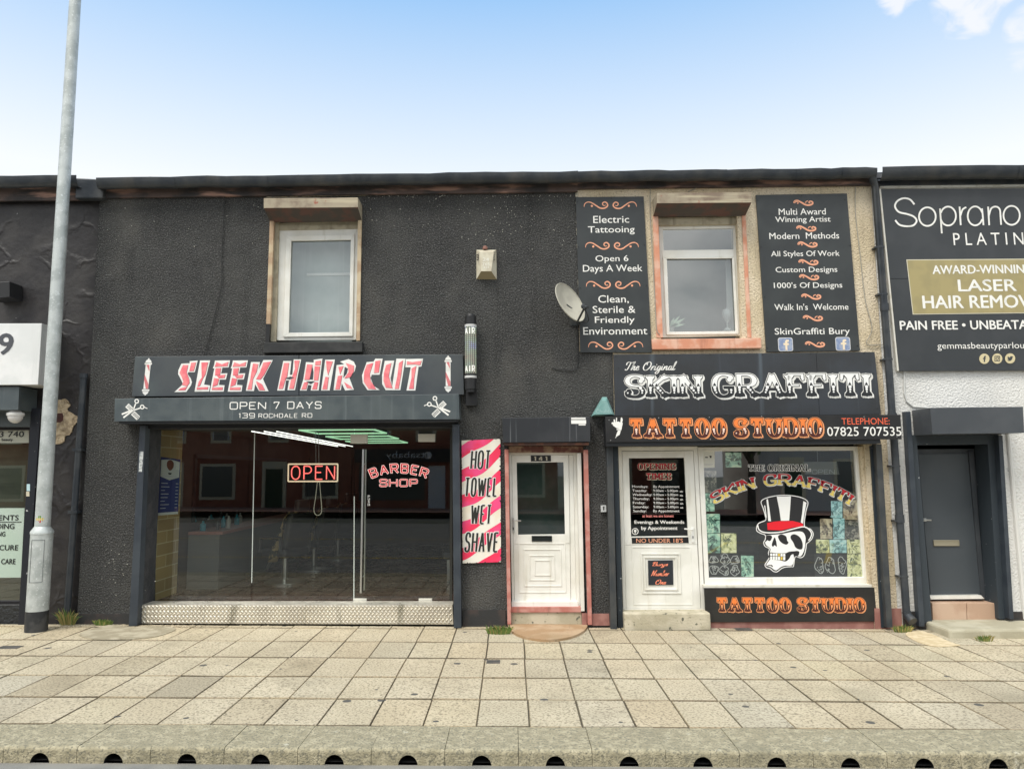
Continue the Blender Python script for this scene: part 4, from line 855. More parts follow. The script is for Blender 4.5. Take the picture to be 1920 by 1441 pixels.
b = MB(); b.px([(1232, 408), (1391, 406), (1391, 420), (1233, 422)], .06, .08); b.px([(1383, 410), (1392, 410), (1402, 632), (1393, 632)], .055, .08); b.build('timber_reveal', M('dirty_cream_timber'), bC)
each('painted_reveal', m_orange, [[(1224, 404), (1234, 404), (1243, 632), (1231, 632)], [(1391, 402), (1398, 402), (1409, 632), (1402, 632)]], -.01, .12, bC)
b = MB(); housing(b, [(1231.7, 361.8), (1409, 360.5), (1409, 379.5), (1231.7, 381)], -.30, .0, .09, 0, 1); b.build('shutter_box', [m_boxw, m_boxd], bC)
b = MB(); b.px([(1222, 635.5), (1427.5, 633.5), (1428, 652.5), (1223.5, 655)], -.07, .1); b.build('sill', m_orange, bC, bevel=.008)
pl = thing('potted_plant', 'spiky pale green plant inside the tattoo studio upper window', 'plant', P(1262, 618, .2))
b = MB(); c = P(1256, 612, .2)
for a, ln in ((.15, .22), (.5, .26), (.8, .22), (1.1, .15), (.32, .16)):
    d = Vector((math.cos(a), 0, math.sin(a))); nn = Vector((-math.sin(a), 0, math.cos(a))) * .018; b.prism([c, c + d * ln * .5 + nn, c + d * ln, c + d * ln * .5 - nn], (0, .004, 0))
b.build('leaf', M('pale_leaf', (.40, .50, .40), .5), pl)
b = MB(); b.lathe(c + Vector((0, 0, -.12)), [(.05, 0), (.065, .1), (.07, .11)], 14); b.build('pot', M('pot_grey', (.3, .3, .28), .6), pl)
vz = thing('glass_vase', 'clear glass vase on the right inside the tattoo studio upper window', 'vase', P(1364, 620, .2))
b = MB(); b.lathe(P(1364, 620, .2), [(.05, 0), (.05, .03), (.012, .05), (.012, .1), (.05, .16), (.07, .24), (.055, .30)], 16); b.build('bowl', M('pale_glass', (.28, .31, .31), .1, spec=.8), vz, smooth=True)
# lettered panels
def swirl(b, l, t, r, bt, y, mi, flip=False):
    q = Q(l, t, r, bt); f = (lambda s, tt: bil(q, 1 - s if flip else s, tt))
    pts = [(.0, .75), (.03, .35), (.14, .1), (.3, .15), (.5, .55), (.68, .92), (.85, .95), (.98, .7), (.99, .35), (.9, .1), (.8, .2), (.79, .45), (.86, .6), (.92, .5)]
    path_px(b, [tuple(f(*p)) for p in pts], .95, y, mi, taper=True)
    c = f(.33, .62); b.px(circ((c.x, c.y), 2.1, 10), y, .001, mi)
def swirl2(b, cx, cy, w_, h_, y, mi):
    q = Q(cx - w_ / 2, cy - h_ / 2, cx + w_ / 2, cy + h_ / 2); f = lambda s, t: tuple(bil(q, s, t))
    path_px(b, [f(*p) for p in ((.0, .55), (.05, .2), (.2, .1), (.38, .4), (.6, .85), (.8, .95), (.97, .75), (.98, .4), (.86, .25), (.8, .5), (.88, .62))], 1.2, y, mi, taper=True)
    path_px(b, [f(*p) for p in ((.05, .6), (.1, .35), (.2, .35), (.24, .55), (.18, .65))], .8, y, mi)
    path_px(b, [f(*p) for p in ((.62, .55), (.66, .3), (.76, .2))], .8, y, mi)
m_panel = M('charcoal_panel', (.030, .034, .036), .42, spec=.4, col2=(.038, .043, .044), vs=2, rvar=.1)
m_peach = M('peach_vinyl', (.78, .36, .22), .5)
def screws(b, pts, y, mi, r=1.3):
    for p in pts: b.px(circ(p, r, 8), y - .004, .004, mi)
pn = thing('lettered_panel', 'tall charcoal panel starting Electric Tattooing, behind the satellite dish', 'sign', P(1150, 660, -.02))
b = MB(); qp = [(1079.5, 369.5), (1207, 368.3), (1222.5, 660.5), (1088, 660.5)]; b.px(qp, -.03, .025); b.build('board', m_panel, pn, bevel=.002)
b = MB(); y = -.032
for s, bx in (('Electric', (1112.3, 404.6, 1179.6, 418)), ('Tattooing', (1102.5, 424, 1190, 439.8)), ('Open 6', (1116.4, 478.6, 1178.3, 493.4)), ('Days A Week', (1093, 496.3, 1204.5, 513)), ('Clean,', (1121.7, 553.3, 1179, 569.3)), ('Sterile &', (1111.2, 573.2, 1191.4, 586.6)), ('Friendly', (1115.4, 593, 1190, 609)), ('Environment', (1093.5, 613, 1213.7, 627))): txt(b, s, bx, y, 0, .004)
for x0, x1, x2, x3, t, bt in ((72, 285, 335, 545, 85, 150), (85, 298, 347, 563, 450, 515), (92, 308, 358, 577, 800, 868), (112, 330, 382, 602, 1345, 1415)):
    k = lambda x: 1080 + x / 4.805
    t, bt = 360 + t / 4.805, 360 + bt / 4.805; swirl(b, k(x0), t, k(x1), bt, y, 1); swirl(b, k(x2), t, k(x3), bt, y, 1, True)
screws(b, [(1083, 379), (1146, 372), (1204, 378), (1085, 463), (1208, 459), (1088, 540), (1212, 535), (1091, 625), (1218, 627), (1154, 658)], -.03, 2)
b.build('lettering', [m_wlet, m_peach, m_blk], pn)
pn = thing('lettered_panel', 'tall charcoal panel starting Multi Award Winning Artist, right of the orange window', 'sign', P(1520, 658, -.02))
b = MB(); b.px([(1417.5, 365.5), (1588, 362.5), (1612.5, 657), (1437, 659.5)], -.03, .025); b.build('board', m_panel, pn, bevel=.002)
b = MB()
for s, bx in (('Multi Award', (1460, 390.7, 1548.3, 402.7)), ('Winning Artist', (1453.8, 406, 1557.3, 419.3)), ('Modern  Methods', (1442.5, 436, 1573.3, 447.8)), ('All Styles Of Work', (1445.7, 470, 1574.3, 483.4)), ('Custom Designs', (1454.3, 500, 1570, 513.4)), ("1000's Of Designs", (1451, 529, 1579.4, 542.8)), ("Walk In's  Welcome", (1452, 569, 1590.7, 581)), ('SkinGraffiti Bury', (1452.7, 614.6, 1593.4, 630.4))): txt(b, s, bx, y, 0, .004)
for cx, cy in ((1458, 240), (1474, 384), (1481, 474), (1486, 574), (1490, 658), (1502, 767), (1511, 888), (1523, 1035)): swirl2(b, 1020 + cx / 3, 300 + cy / 3, 36, 10.5, y, 1)
for l, t in ((1459, 632.7), (1566.7, 631.7)):
    q = Q(l, t, l + 27.7, t + 25.5); c4 = []
    for i, (s, tt) in enumerate(((0, 0), (1, 0), (1, 1), (0, 1))):
        for a in range(4):
            an = math.pi * (1 + i * .5) + a * math.pi / 6; c4.append(bil(q, s + .15 * (1 if s == 0 else -1) + .15 * math.cos(an), tt + .15 * (1 if tt == 0 else -1) + .15 * math.sin(an)))
    b.px(c4, y, .002, 3); cc = bil(q, .5, .5); b.px([p.lerp(cc, .09) for p in c4], y - .0015, .001, 4)
    f = lambda p: tuple(bil(q, *p)); b.px([f(p) for p in ((.48, .92), (.48, .55), (.36, .55), (.36, .4), (.48, .4), (.48, .28), (.56, .16), (.74, .16), (.74, .31), (.64, .31), (.62, .4), (.73, .4), (.72, .55), (.62, .55), (.62, .92))], y - .003, .001, 5)
screws(b, [(1421, 376), (1503, 367), (1584, 374), (1427, 463), (1594, 460), (1434, 557), (1602, 560), (1439, 652), (1608, 648)], -.03, 2)
b.build('lettering', [m_wlet, m_peach, m_blk, M('icon_rim', (.62, .62, .62), .5), M('icon_blue', (.20, .26, .42), .5, col2=(.30, .35, .46), vs=20), M('icon_cream', (.80, .66, .48), .5)], pn)
# name board
nb = thing('fascia_sign', 'wide charcoal board reading SKIN GRAFFITI in white circus letters', 'sign', P(1400, 778, -.04))
b = MB(); b.px([(1150.5, 664.5), (1530, 661), (1536.5, 777.5), (1153.5, 779.5)], -.055, .05); b.px([(1530.6, 661), (1640, 659.5), (1652, 776.5), (1537, 777.5)], -.055, .05)
b.build('board', M('streaky_charcoal', (.028, .030, .033), .40, spec=.45, col2=(.035, .04, .048), vs=1.3, streak=(.085, .105, .125), ss=(7.5, 7.5, .32), slo=.58, shi=.80), nb, bevel=.002)
b = MB(); script(b, 'The Original', (1172, 678, 1269, 700.5), -.058, 0, .05)
mm = (0, 1, 2, 1, 2)
circus(b, 'SKIN', (1170, 704.5, 1316, 743.5), -.0575, mm); circus(b, 'GRAFFITI', (1333, 702, 1632, 742.5), -.0575, mm)
screws(b, [(1155, 668), (1245, 665), (1332, 664), (1430, 664), (1520, 663), (1620, 662), (1254, 770), (1160, 690), (1638, 700), (1645, 765)], -.055, 1, 1.2)
b.build('lettering', [m_wlet, M('ink_black', (.02, .022, .025), .5), M('bright_white_vinyl', (.82, .82, .80), .5)], nb)
tb = thing('shutter_sign', 'long black sign reading TATTOO STUDIO in orange with a telephone number', 'sign', P(1400, 830, -.15))
b = MB(); b.px([(1134.5, 780.5), (1688.5, 777), (1691, 823), (1136.5, 829)], -.30, .02); b.build('board', M('sign_black', (.016, .016, .017), .4, col2=(.022, .022, .022), vs=3), tb, bevel=.003)
b = MB(); housing(b, [(1136, 782), (1640, 778.5), (1652, 831), (1137, 836)], -.278, .0); b.build('shutter_housing', M('housing_black', (.013, .015, .018), .45), tb)
b = MB(); mo = (0, 1, 2, 3, 4); circus(b, 'TATTOO', (1178.5, 786, 1362.5, 818.5), -.303, mo); circus(b, 'STUDIO', (1374.5, 785, 1544, 817.5), -.303, mo)
txt(b, 'TELEPHONE:', (1578, 783.2, 1668, 795.4), -.303, 5, .0); txt(b, '07825 707535', (1551, 800, 1690, 816.8), -.303, 6, .004)
tk = lambda p: [(1140 + x / 6.857, 660 + yy / 6.857) for x, yy in p]
for p in ([(60, 905), (130, 890), (190, 910), (175, 985), (110, 975), (62, 940)], [(70, 865), (90, 862), (100, 930), (80, 930)], [(165, 842), (180, 838), (190, 870), (180, 910), (160, 900)], [(45, 905), (70, 895), (72, 920), (48, 925)], [(110, 985), (175, 980), (172, 1000), (112, 1000)], [(128, 1005), (165, 1003), (150, 1060), (110, 1085), (102, 1070)], [(105, 1075), (112, 1080), (100, 1105), (95, 1103)], [(105, 840), (118, 845), (112, 900), (100, 900)]): b.px(tk(p), -.3035 - p[0][0] * 1e-6, .001, 6)
screws(b, [(1142, 787), (1235, 783), (1330, 782), (1428, 780), (1620, 781), (1145, 825), (1235, 823), (1332, 823), (1428, 821), (1516, 819), (1682, 818)], -.3, 7, 1)
b.build('lettering', [M('peach_orange', (.80, .34, .15), .5), M('maroon', (.045, .010, .008), .5), M('strong_orange', (.82, .21, .045), .5), M('dark_maroon', (.07, .016, .012), .5), M('pink_dot', (.85, .62, .52), .5), M('red_orange', (.78, .13, .06), .5), m_wlet, m_steel], tb)
# steel rails either side of the studio front
each('shutter_rail', m_gmetal, [[(1137, 829), (1149, 829), (1157, 1180), (1145, 1180)], [(1642, 832), (1653, 832), (1674, 1176), (1663, 1176)]], -.12, .12, bC, .003)
each('rail_post', M('blue_black_post', (.022, .032, .042), .5, speck=(.5, .5, .48), spk=(17, .70, .73)), [[(1149.5, 832), (1159, 832), (1168.5, 1178), (1159, 1178)], [(1632, 836), (1642, 834), (1662.5, 1176), (1653, 1176)]], -.03, .12, bC)
b = MB(); b.px([(1612, 837), (1633, 836), (1655, 1165), (1634, 1165)], .03, .3); b.build('side_render', m_cream, bC)
# door
dF = MB(); dF.frame([(1159, 837.5), (1308, 836.5), (1322, 1144), (1168.5, 1145)], [(1166, 845), (1300.5, 843.5), (1315, 1140), (1174, 1141)], .10, .06); dF = dF.build('door_frame', m_upvc, bC, bevel=.004)
b = MB(); b.frame([(1166.5, 846), (1300, 844.5), (1307.5, 1020), (1171, 1021)], [(1179, 858.6), (1283, 857.6), (1290.5, 1004), (1183.5, 1005.5)], .105, .045); b.px([(1171, 1021.3), (1307.5, 1020.3), (1314, 1139.5), (1174.5, 1140.5)], .108, .04)
for a0, a1, pr in (((1186, 1024), (1298, 1134), .005), ((1202.7, 1036.5), (1276.5, 1112.5), .012), ((1208, 1043), (1270, 1106), .016)):
    qo = Q(a0[0], a0[1], a1[0], a1[1]); b.frame(qo, inset(qo, 2.6), .108 - pr, pr)
dC = b.build('door', m_upvc, bC, bevel=.003)
b = MB(); b.flat([(1178, 857.5), (1284, 856.5), (1291.5, 1005), (1182.5, 1006.5)], .128); b.build('pane', m_glassd, dC)
b = MB(); b.px([(1184.5, 1007.4), (1290.5, 1006.6), (1291.5, 1017.4), (1185, 1018.3)], .1, .004); txt(b, "NO UNDER 18'S", (1193, 1008.7, 1280.5, 1016.8), .0985, 1, .004); b.build('age_notice', [M('notice_black', (.012, .012, .014), .4), m_peach], dC)
b = MB(); b.px([(1215, 1050.3), (1261.6, 1049.7), (1262.6, 1095.8), (1216, 1096.4)], .094, .01)
for s, bx in (('Burys', (1223.5, 1053, 1251.5, 1063.4)), ('Number', (1220.5, 1069, 1254.7, 1078.8)), ('One', (1230, 1086, 1248.5, 1094.6))): script(b, s, bx, .0915, 1, .07)
b.build('slogan_plaque', [M('plaque_black', (.022, .026, .034), .4), M('coral_vinyl', (.82, .25, .15), .5)], dC)
b = MB(); b.px([(1296, 988), (1301, 988), (1302, 1016), (1297, 1016)], .09, .02); b.tube([P(1298.5, 992, .09), P(1298.5, 992, .04), P(1283, 991, .04)], .010, 8); b.build('handle', M('handle_white', (.75, .75, .72), .3), dC)
b = MB(); b.px(circ((1299.3, 1005.5), 1.2, 8), .088, .003); b.px([(1298.6, 1005.5), (1300, 1005.5), (1300.2, 1009.5), (1298.8, 1009.5)], .0875, .003); b.build('keyhole', m_blk, dC)
b = MB(); yd = .122
MO = (0, 1, 2, 3, 3)
circus(b, 'OPENING', (1195, 868.5, 1267.5, 879.5), yd, MO); circus(b, 'TIMES', (1211, 887, 1259.5, 898.3), yd, MO)
for i, (d_, hrs) in enumerate((('Mondays:', 'By Appointment'), ('Tuesday:', '9.00am - 5.00pm'), ('Wednesday:', '9.00am - 5.00pm'), ('Thursday:', '9.00am - 5.00pm'), ('Friday:', '9.00am - 5.00pm'), ('Saturday:', '9.00am - 5.00pm'), ('Sunday:', 'By Appointment'))):
    t = 909.2 + i * 7.6; rw = (1215, 1213, 1222.5, 1217.5, 1209.5, 1216.5, 1212)[i]; l0 = 1185.4 + i * .3
    txt(b, d_, (l0, t, rw, t + 6.2), yd - .001, 4, .01); hb = (1225, 1274) if 'By' in hrs else (1224.5 + i * .2, 1271 + i * .2); txt(b, hrs, (hb[0], t + .1, hb[1], t + 6.2), yd - .001, 4, .006)
    if 'By' not in hrs: txt(b, 'ish', (1274.5 + i * .2, t + 2.3, 1280 + i * .2, t + 5.6), yd - .001, 4, .03)
txt(b, 'at least we are honest', (1204.3, 964, 1263.2, 969.2), yd - .001, 5, .02); txt(b, 'Evenings & Weekends', (1189.6, 975, 1283, 983.4), yd - .001, 4, .02); txt(b, 'by Appointment', (1202.3, 986, 1270.3, 994.8), yd - .001, 4, .02)
path_px(b, circ((1191, 995.6), 5.6, 14), .7, yd - .001, 4, True, True); b.px(circ((1191, 994.6), 2.6, 10), yd - .001, .0006, 4); b.px([(1189.5, 996.5), (1192.6, 996.5), (1192.2, 999), (1190, 999)], yd - .001, .0006, 4)
b.build('hours_lettering', [M('pale_yellow_vinyl', (.76, .70, .50), .5), M('door_ink', (.03, .008, .008), .5), M('deep_red_vinyl', (.42, .02, .03), .5), M('wine_vinyl', (.24, .015, .02), .5), m_wlet, M('pink_text', (.75, .25, .22), .5)], dC)
# big window
bw = MB(); bw.frame([(1308.5, 838), (1613, 836.5), (1636, 1098), (1322, 1098.5)], [(1318.5, 845.5), (1602.7, 844), (1619.8, 1081.3), (1329.5, 1083)], .09, .07); bw = bw.build('shop_window', m_upvc, bC, bevel=.004)
b = MB(); b.px([(1319, 1096), (1638, 1095), (1639, 1100.8), (1320, 1101.8)], .02, .12); b.build('sill', m_upvcd, bw, bevel=.004)
b = MB(); b.flat([(1317, 844), (1604, 842.5), (1621, 1083), (1328, 1085)], .13); b.build('pane', glass('studio_glass', (.95, .97, .95), gain=4.4), bw)
zt = lambda p: [(1300 + x / 5.147, 830 + yy / 5.147) for x, yy in p]
yw = .126
b = MB()
outl = [(650, 565), (700, 528), (800, 505), (880, 500), (960, 505), (1050, 525), (1110, 570), (1090, 660), (1075, 800), (1130, 825), (1160, 870), (1150, 920), (1120, 955), (1095, 975), (1090, 1020), (1070, 1090), (1030, 1110), (985, 1100), (970, 1190), (945, 1195), (890, 1200), (850, 1215), (810, 1245), (770, 1240), (740, 1215), (705, 1205), (688, 1175), (715, 1130), (730, 1100), (720, 1060), (730, 1020), (690, 1000), (675, 960), (690, 930), (690, 890), (650, 875), (610, 850), (608, 810), (630, 770), (690, 745), (695, 720), (670, 630)]
cxy = Vector((880, 860))
def lay(p, k, mi, sm=True):
    p = zt(p); p = cr(p, 3, True) if sm else p; b.px(p, yw - k * .0012, .0011, mi)
lay(outl, 0, 0)
def shrink(p, a):      # move each corner inwards
    out = []; n_ = len(p)
    for i in range(n_):
        q, r = Vector(p[i - 1]), Vector(p[(i + 1) % n_]); t = (r - q).normalized(); out.append(tuple(Vector(p[i]) + Vector((-t.y, t.x)) * a))
    return out
lay(shrink(outl, 8), 1, 1)
sk = [(700, 890), (780, 880), (860, 872), (960, 852), (1050, 852), (1085, 900), (1085, 960), (1075, 1030), (1050, 1085), (1025, 1098), (1005, 1085), (1020, 1050), (985, 1045), (970, 1070), (975, 1110), (958, 1180), (890, 1186), (850, 1198), (805, 1230), (775, 1223), (745, 1200), (710, 1190), (702, 1170), (730, 1130), (740, 1110), (735, 1060), (740, 1020), (702, 990), (690, 955), (712, 935)]
lay(shrink(sk, 4), 2, 0)
for p in ([(705, 545), (720, 540), (735, 640), (750, 755), (722, 752), (716, 650)], [(805, 516), (942, 514), (935, 620), (925, 748), (845, 750), (830, 640)], [(1062, 560), (1092, 575), (1072, 680), (1058, 780), (1037, 765), (1050, 680)], [(684, 600), (694, 604), (708, 715), (702, 728)]): lay(p, 2, 0, False)
lay([(712, 772), (780, 758), (850, 752), (960, 752), (1058, 776), (1060, 802), (960, 815), (850, 842), (718, 838)], 3, 2, False)
path_px(b, zt([(622, 792), (632, 832), (670, 858), (740, 866), (850, 858), (960, 830), (1060, 808), (1110, 828), (1140, 870), (1132, 910), (1112, 940)]), 1.1, yw - .0042, 0)
for p in ([(700, 897), (745, 890), (760, 910), (740, 945), (712, 932)], [(785, 910), (800, 950), (805, 1000), (785, 985), (770, 1000), (757, 985), (768, 945)], [(820, 895), (850, 880), (895, 900), (905, 940), (918, 960), (900, 980), (865, 970), (835, 945), (820, 915)], [(945, 890), (980, 880), (1030, 910), (1055, 970), (1050, 1020), (1020, 1025), (985, 1005), (965, 960), (940, 920)], [(738, 1058), (800, 1062), (890, 1062), (925, 1048), (990, 1043), (1020, 1052), (1016, 1082), (985, 1078), (960, 1072), (940, 1085), (925, 1115), (890, 1142), (840, 1132), (738, 1116)]): lay(p, 3, 1)
path_px(b, zt([(715, 1185), (740, 1178), (765, 1190), (750, 1175)]), .8, yw - .0044, 1)
for i in range(6):
    x = 742 + i * 25
    for (a, c) in ((1064, 1088), (1094, 1124)): lay([(x, a + i * .8), (x + 20, a + i * .8), (x + 20, c + i * 1.2), (x, c + i * 1.2)], 4, 3 if (i == 3 and a < 1080) or (i == 4 and a > 1080) else 0, False)
b.build('skull_emblem', [M('skull_white', (.84, .84, .82), .5), M('skull_black', (.02, .02, .022), .5), M('hat_band_red', (.74, .012, .025), .5), M('gold_tooth', (.68, .50, .10), .4)], bw)
b = MB()
q = Q(1402, 871, 1521.5, 883.5); SL = dict(thick=.10, thin=.035, rad=.4, serif=True, space=.1)
for wd, bx in (('THE', (1403, 871.5, 1434, 882.5)), ('ORIGINAL', (1439.5, 871, 1520, 882.5))): q = Q(*bx); letters(b, wd, boxmap(q), asp(q), SL, [(.07, (0, 0), None, 0, ''), (.0, (0, 0), None, 1, '')], yw)
def arcmap(x0, x1, h, cx, apex, R):
    def f(st):
        x = x0 + (x1 - x0) * st[0]; a = (x - cx) / R; r = R + (st[1] - .5) * h
        return (cx + r * math.sin(a), apex + R - r * math.cos(a))
    return f
k = 5.147; R = 1250 / k; cx = 1300 + 845 / k; ap = 830 + 352 / k
MW = (0, 1, 2, 3, 3); HH = 100 / k
circus(b, 'SKIN', None, yw, MW, arcmap(1300 + 135 / k, 1300 + 590 / k, HH, cx, ap, R), 455 / 100); circus(b, 'GRAFFITI', None, yw, MW, arcmap(1300 + 672 / k, 1300 + 1568 / k, HH, cx, ap, R), 896 / 100)
b.build('window_lettering', [m_wlet, M('win_ink', (.012, .01, .012), .5), M('win_red', (.52, .02, .03), .5), M('win_yellow', (.80, .62, .16), .5)], bw)
b = MB(); b.px(zt([(92, 80), (205, 80), (207, 238), (96, 240)]), yw, .001, 0); b.px(zt([(115, 134), (140, 134), (140, 144), (115, 144)]), yw - .001, .0006, 1); path_px(b, zt([(155, 130), (172, 128), (165, 140), (175, 138)]), .9, yw - .001, 1); b.px(zt([(105, 203), (190, 203), (190, 206), (105, 206)]), yw - .001, .0006, 2); b.px(zt([(105, 214), (180, 214), (180, 216), (105, 216)]), yw - .001, .0006, 2)
b.build('no_smoking_notice', [M('notice_paper', (.66, .66, .60), .7), m_blk, M('grey_print', (.4, .4, .4), .7)], bw)
sp = thing('stall_panel', 'black panel under the shop window reading TATTOO STUDIO in orange', 'sign', P(1485, 1166, .0))
b = MB(); b.px([(1320.5, 1102), (1639.5, 1100.6), (1645, 1164.4), (1324, 1166)], .0, .03); b.build('board', M('stall_black', (.018, .017, .016), .5, col2=(.026, .025, .022), vs=3), sp, bevel=.003)
b = MB(); circus(b, 'TATTOO', (1342.5, 1121, 1483, 1145.5), -.003, mo); circus(b, 'STUDIO', (1493.5, 1121, 1623, 1145.5), -.003, mo); b.build('lettering', [M('peach_orange'), M('maroon'), M('strong_orange'), M('dark_maroon'), M('peach_orange')], sp)
b = MB(); fy = -.16; q = [(1170, 1149.5), (1332, 1148.5), (1333.5, 1182.5), (1171.5, 1184)]; b.px(q, fy, .30); tag(b.build('doorstep', m_stone, bevel=.018), 'mossy stone block step under the tattoo studio door', 'doorstep')

# pictures taped inside the studio window
def art(name, cols, sc, seed):
    if name in MATS: return MATS[name]
    mt = M(name, (.5, .5, .5), .6); n = mt.node_tree.nodes; l = mt.node_tree.links; t = n.new('ShaderNodeTexCoord'); mp = n.new('ShaderNodeMapping'); mp.inputs['Location'].default_value = (seed * 3.1, seed, seed * 1.7); l.new(t.outputs['Object'], mp.inputs[0])
    x = n.new('ShaderNodeTexNoise'); x.inputs['Scale'].default_value = sc; x.inputs['Detail'].default_value = 4; x.inputs['Distortion'].default_value = 1.2; l.new(mp.outputs[0], x.inputs[0])
    r = n.new('ShaderNodeValToRGB'); l.new(x.outputs[0], r.inputs[0]); e = r.color_ramp.elements; ps = (.33, .43, .53, .64)
    while len(e) < 4: e.new(.5)
    for i in range(4): e[i].position = ps[i]; e[i].color = (*cols[i], 1)
    l.new(r.outputs[0], n['Principled BSDF'].inputs['Base Color']); return mt
TE = ((.03, .06, .05), (.26, .50, .40), (.48, .74, .60), (.70, .84, .66)); YE = ((.05, .07, .04), (.54, .56, .28), (.80, .80, .46), (.86, .86, .60)); BL = ((.05, .11, .12), (.28, .54, .56), (.48, .74, .76), (.60, .80, .80)); TA = ((.04, .03, .025), (.30, .24, .17), (.56, .48, .34), (.70, .64, .46)); DK = ((.015, .016, .016), (.08, .08, .07), (.22, .20, .17), (.38, .36, .3))
photos = [((308, 92, 462, 235), TE, 'pale green tattoo photo at the top of the studio window'), ((103, 268, 222, 480), DK, 'dark grey tattoo picture under the white notice'), ((112, 485, 203, 660), TE, 'narrow green picture beside the first red arched letter'), ((125, 682, 255, 868), TE, 'pale green picture of faces at the left window edge'), ((135, 872, 258, 1060), TE, 'busy green picture above the black flash sheet of six designs'), ((267, 870, 415, 1060), YE, 'yellowish portrait picture at the lower left of the window'), ((460, 1085, 582, 1290), TE, 'tall pale arm photo right of the black sheet of six designs'),
  ((1328, 560, 1438, 722), BL, 'sky blue arm photo below the last arched letters'), ((1445, 550, 1590, 740), TA, 'tan oval tattoo photo at the right edge of the window'), ((1222, 730, 1340, 925), TA, 'brown grey portrait picture right of the skull'), ((1347, 724, 1458, 928), BL, 'bluish picture of a face between brown and dark ones'), ((1463, 745, 1600, 930), DK, 'dark picture with a pale fan shape by the right frame'), ((1182, 930, 1310, 1060), YE, 'yellow photo with a dark spider tattoo'), ((1313, 932, 1478, 1060), BL, 'blue photo of a round tattoo beside the yellow spider one'), ((1482, 930, 1617, 1066), YE, 'yellow green photo above the lowest right arm photo'), ((1484, 1070, 1640, 1290), YE, 'large yellow arm photo in the lower right corner of the window')]
for i, ((l_, t_, r_, b_), cols, lab) in enumerate(photos):
    b = MB(); yy_ = .1345 + (i % 3) * .001; b.px(zt([(l_, t_), (r_, t_ + 2), (r_ + 2, b_), (l_ + 4, b_)]), yy_, .0008)
    rg = random.Random(40 + i); mx_, my_, hw_, hh_ = (l_ + r_) / 2, (t_ + b_) / 2, (r_ - l_) / 2, (b_ - t_) / 2
    for kk in range(2):
        an = rg.uniform(0, 6); ol = [(mx_ + (kk - .5) * hw_ * .35 + hw_ * (.34 + .22 * math.sin(a * 2 + an) + .08 * math.sin(a * 5)) * math.cos(a), my_ + (kk - .5) * hh_ * .4 + hh_ * (.40 + .2 * math.cos(a * 3 + an)) * math.sin(a)) for a in [2 * math.pi * j / 14 for j in range(14)]]
        if kk == 0: b.px(cr(zt(ol), 3, True), yy_ - .0003, .0002, 2)
    for kk in range(10):
        px_, py_ = mx_ + hw_ * rg.uniform(-.6, .6), my_ + hh_ * rg.uniform(-.7, .7); path_px(b, zt([(px_, py_), (px_ + rg.uniform(-20, 20), py_ + rg.uniform(-22, 22)), (px_ + rg.uniform(-30, 30), py_ + rg.uniform(-30, 30))]), rg.uniform(.35, .7), yy_ - .0008 - kk * .00003, rg.choice([1, 2, 2, 3]))
    dk, md = [tuple(c * f_ for c in cols[q_]) for q_, f_ in ((0, 1.6), (1, .8))]
    o = b.build('tattoo_picture', [art('art_%s' % (TE, YE, BL, TA, DK).index(cols) + 'abcdefghijklmnopq'[i], cols, 9 + (i % 4) * 2, i + 1), M('ink_tone_%s' % 'abcdefghijklmnopq'[i], dk, .6), M('mid_tone_%s' % 'abcdefghijklmnopq'[i], md, .6, col2=tuple(c * 2 + .02 for c in cols[0]), vs=20, vlo=.4, vhi=.6), M('light_tone_%s' % 'abcdefghijklmnopq'[i], tuple(c * 1.1 for c in cols[3]), .6)]); tag(o, lab, 'picture', 'pictures taped inside the studio window')
m_ink = M('flash_white', (.50, .51, .50), .6); rr = random.Random(4)
for (l_, t_, r_, b_), cells, lab in (((145, 1072, 455, 1290), [(195, 1125, 48, 42), (308, 1122, 50, 55), (402, 1125, 46, 52), (198, 1225, 46, 58), (300, 1230, 52, 52), (402, 1228, 46, 52)], 'black flash sheet with six white designs, lower left of the window'), ((1170, 1068, 1480, 1290), [(1218, 1180, 46, 92), (1325, 1180, 52, 92), (1435, 1180, 42, 98)], 'black flash sheet with three white designs, right of the skull')):
    b = MB(); b.px(zt([(l_, t_), (r_, t_), (r_ + 3, b_), (l_ + 6, b_)]), .1345, .0008)
    for cx_, cy_, rx, ry in cells:
        ol = [(cx_ + rx * (1 + .25 * math.sin(a * 3 + cx_)) * .85 * math.cos(a), cy_ + ry * (1 + .2 * math.cos(a * 2 + cy_)) * .85 * math.sin(a)) for a in [2 * math.pi * i / 12 for i in range(12)]]
        path_px(b, zt(ol), .7, .1339, 1, True, True)
        for _ in range(9):
            px_, py_ = cx_ + rx * rr.uniform(-.55, .55), cy_ + ry * rr.uniform(-.6, .6); path_px(b, zt([(px_, py_), (px_ + rr.uniform(-16, 16), py_ + rr.uniform(-18, 18)), (px_ + rr.uniform(-24, 24), py_ + rr.uniform(-22, 22))]), .55, .1337 - rr.random() * .0002, 1)
    tag(b.build('flash_sheet', [M('flash_black', (.015, .017, .018), .5), m_ink]), lab, 'flash sheet', 'flash sheets inside the studio window')
os_ = thing('open_sign', 'unlit grey OPEN sign hanging inside the tattoo studio window', 'sign', P(1540, 890, .3))
b = MB(); b.px(zt([(1062, 182), (1385, 180), (1410, 305), (1080, 305)]), .30, .02); b.build('sign_panel', M('sign_acrylic', (.15, .16, .15), .35), os_)
b = MB(); q = zt([(1145, 258), (1365, 258), (1365, 298), (1145, 298)]); letters(b, 'OPEN', boxmap(q), asp(q), dict(thick=.06, thin=.06, rad=.4, space=.2), [(0, (0, 0), None, 0, '')], .298); b.build('lettering', M('unlit_tube', (.40, .43, .41), .4), os_)
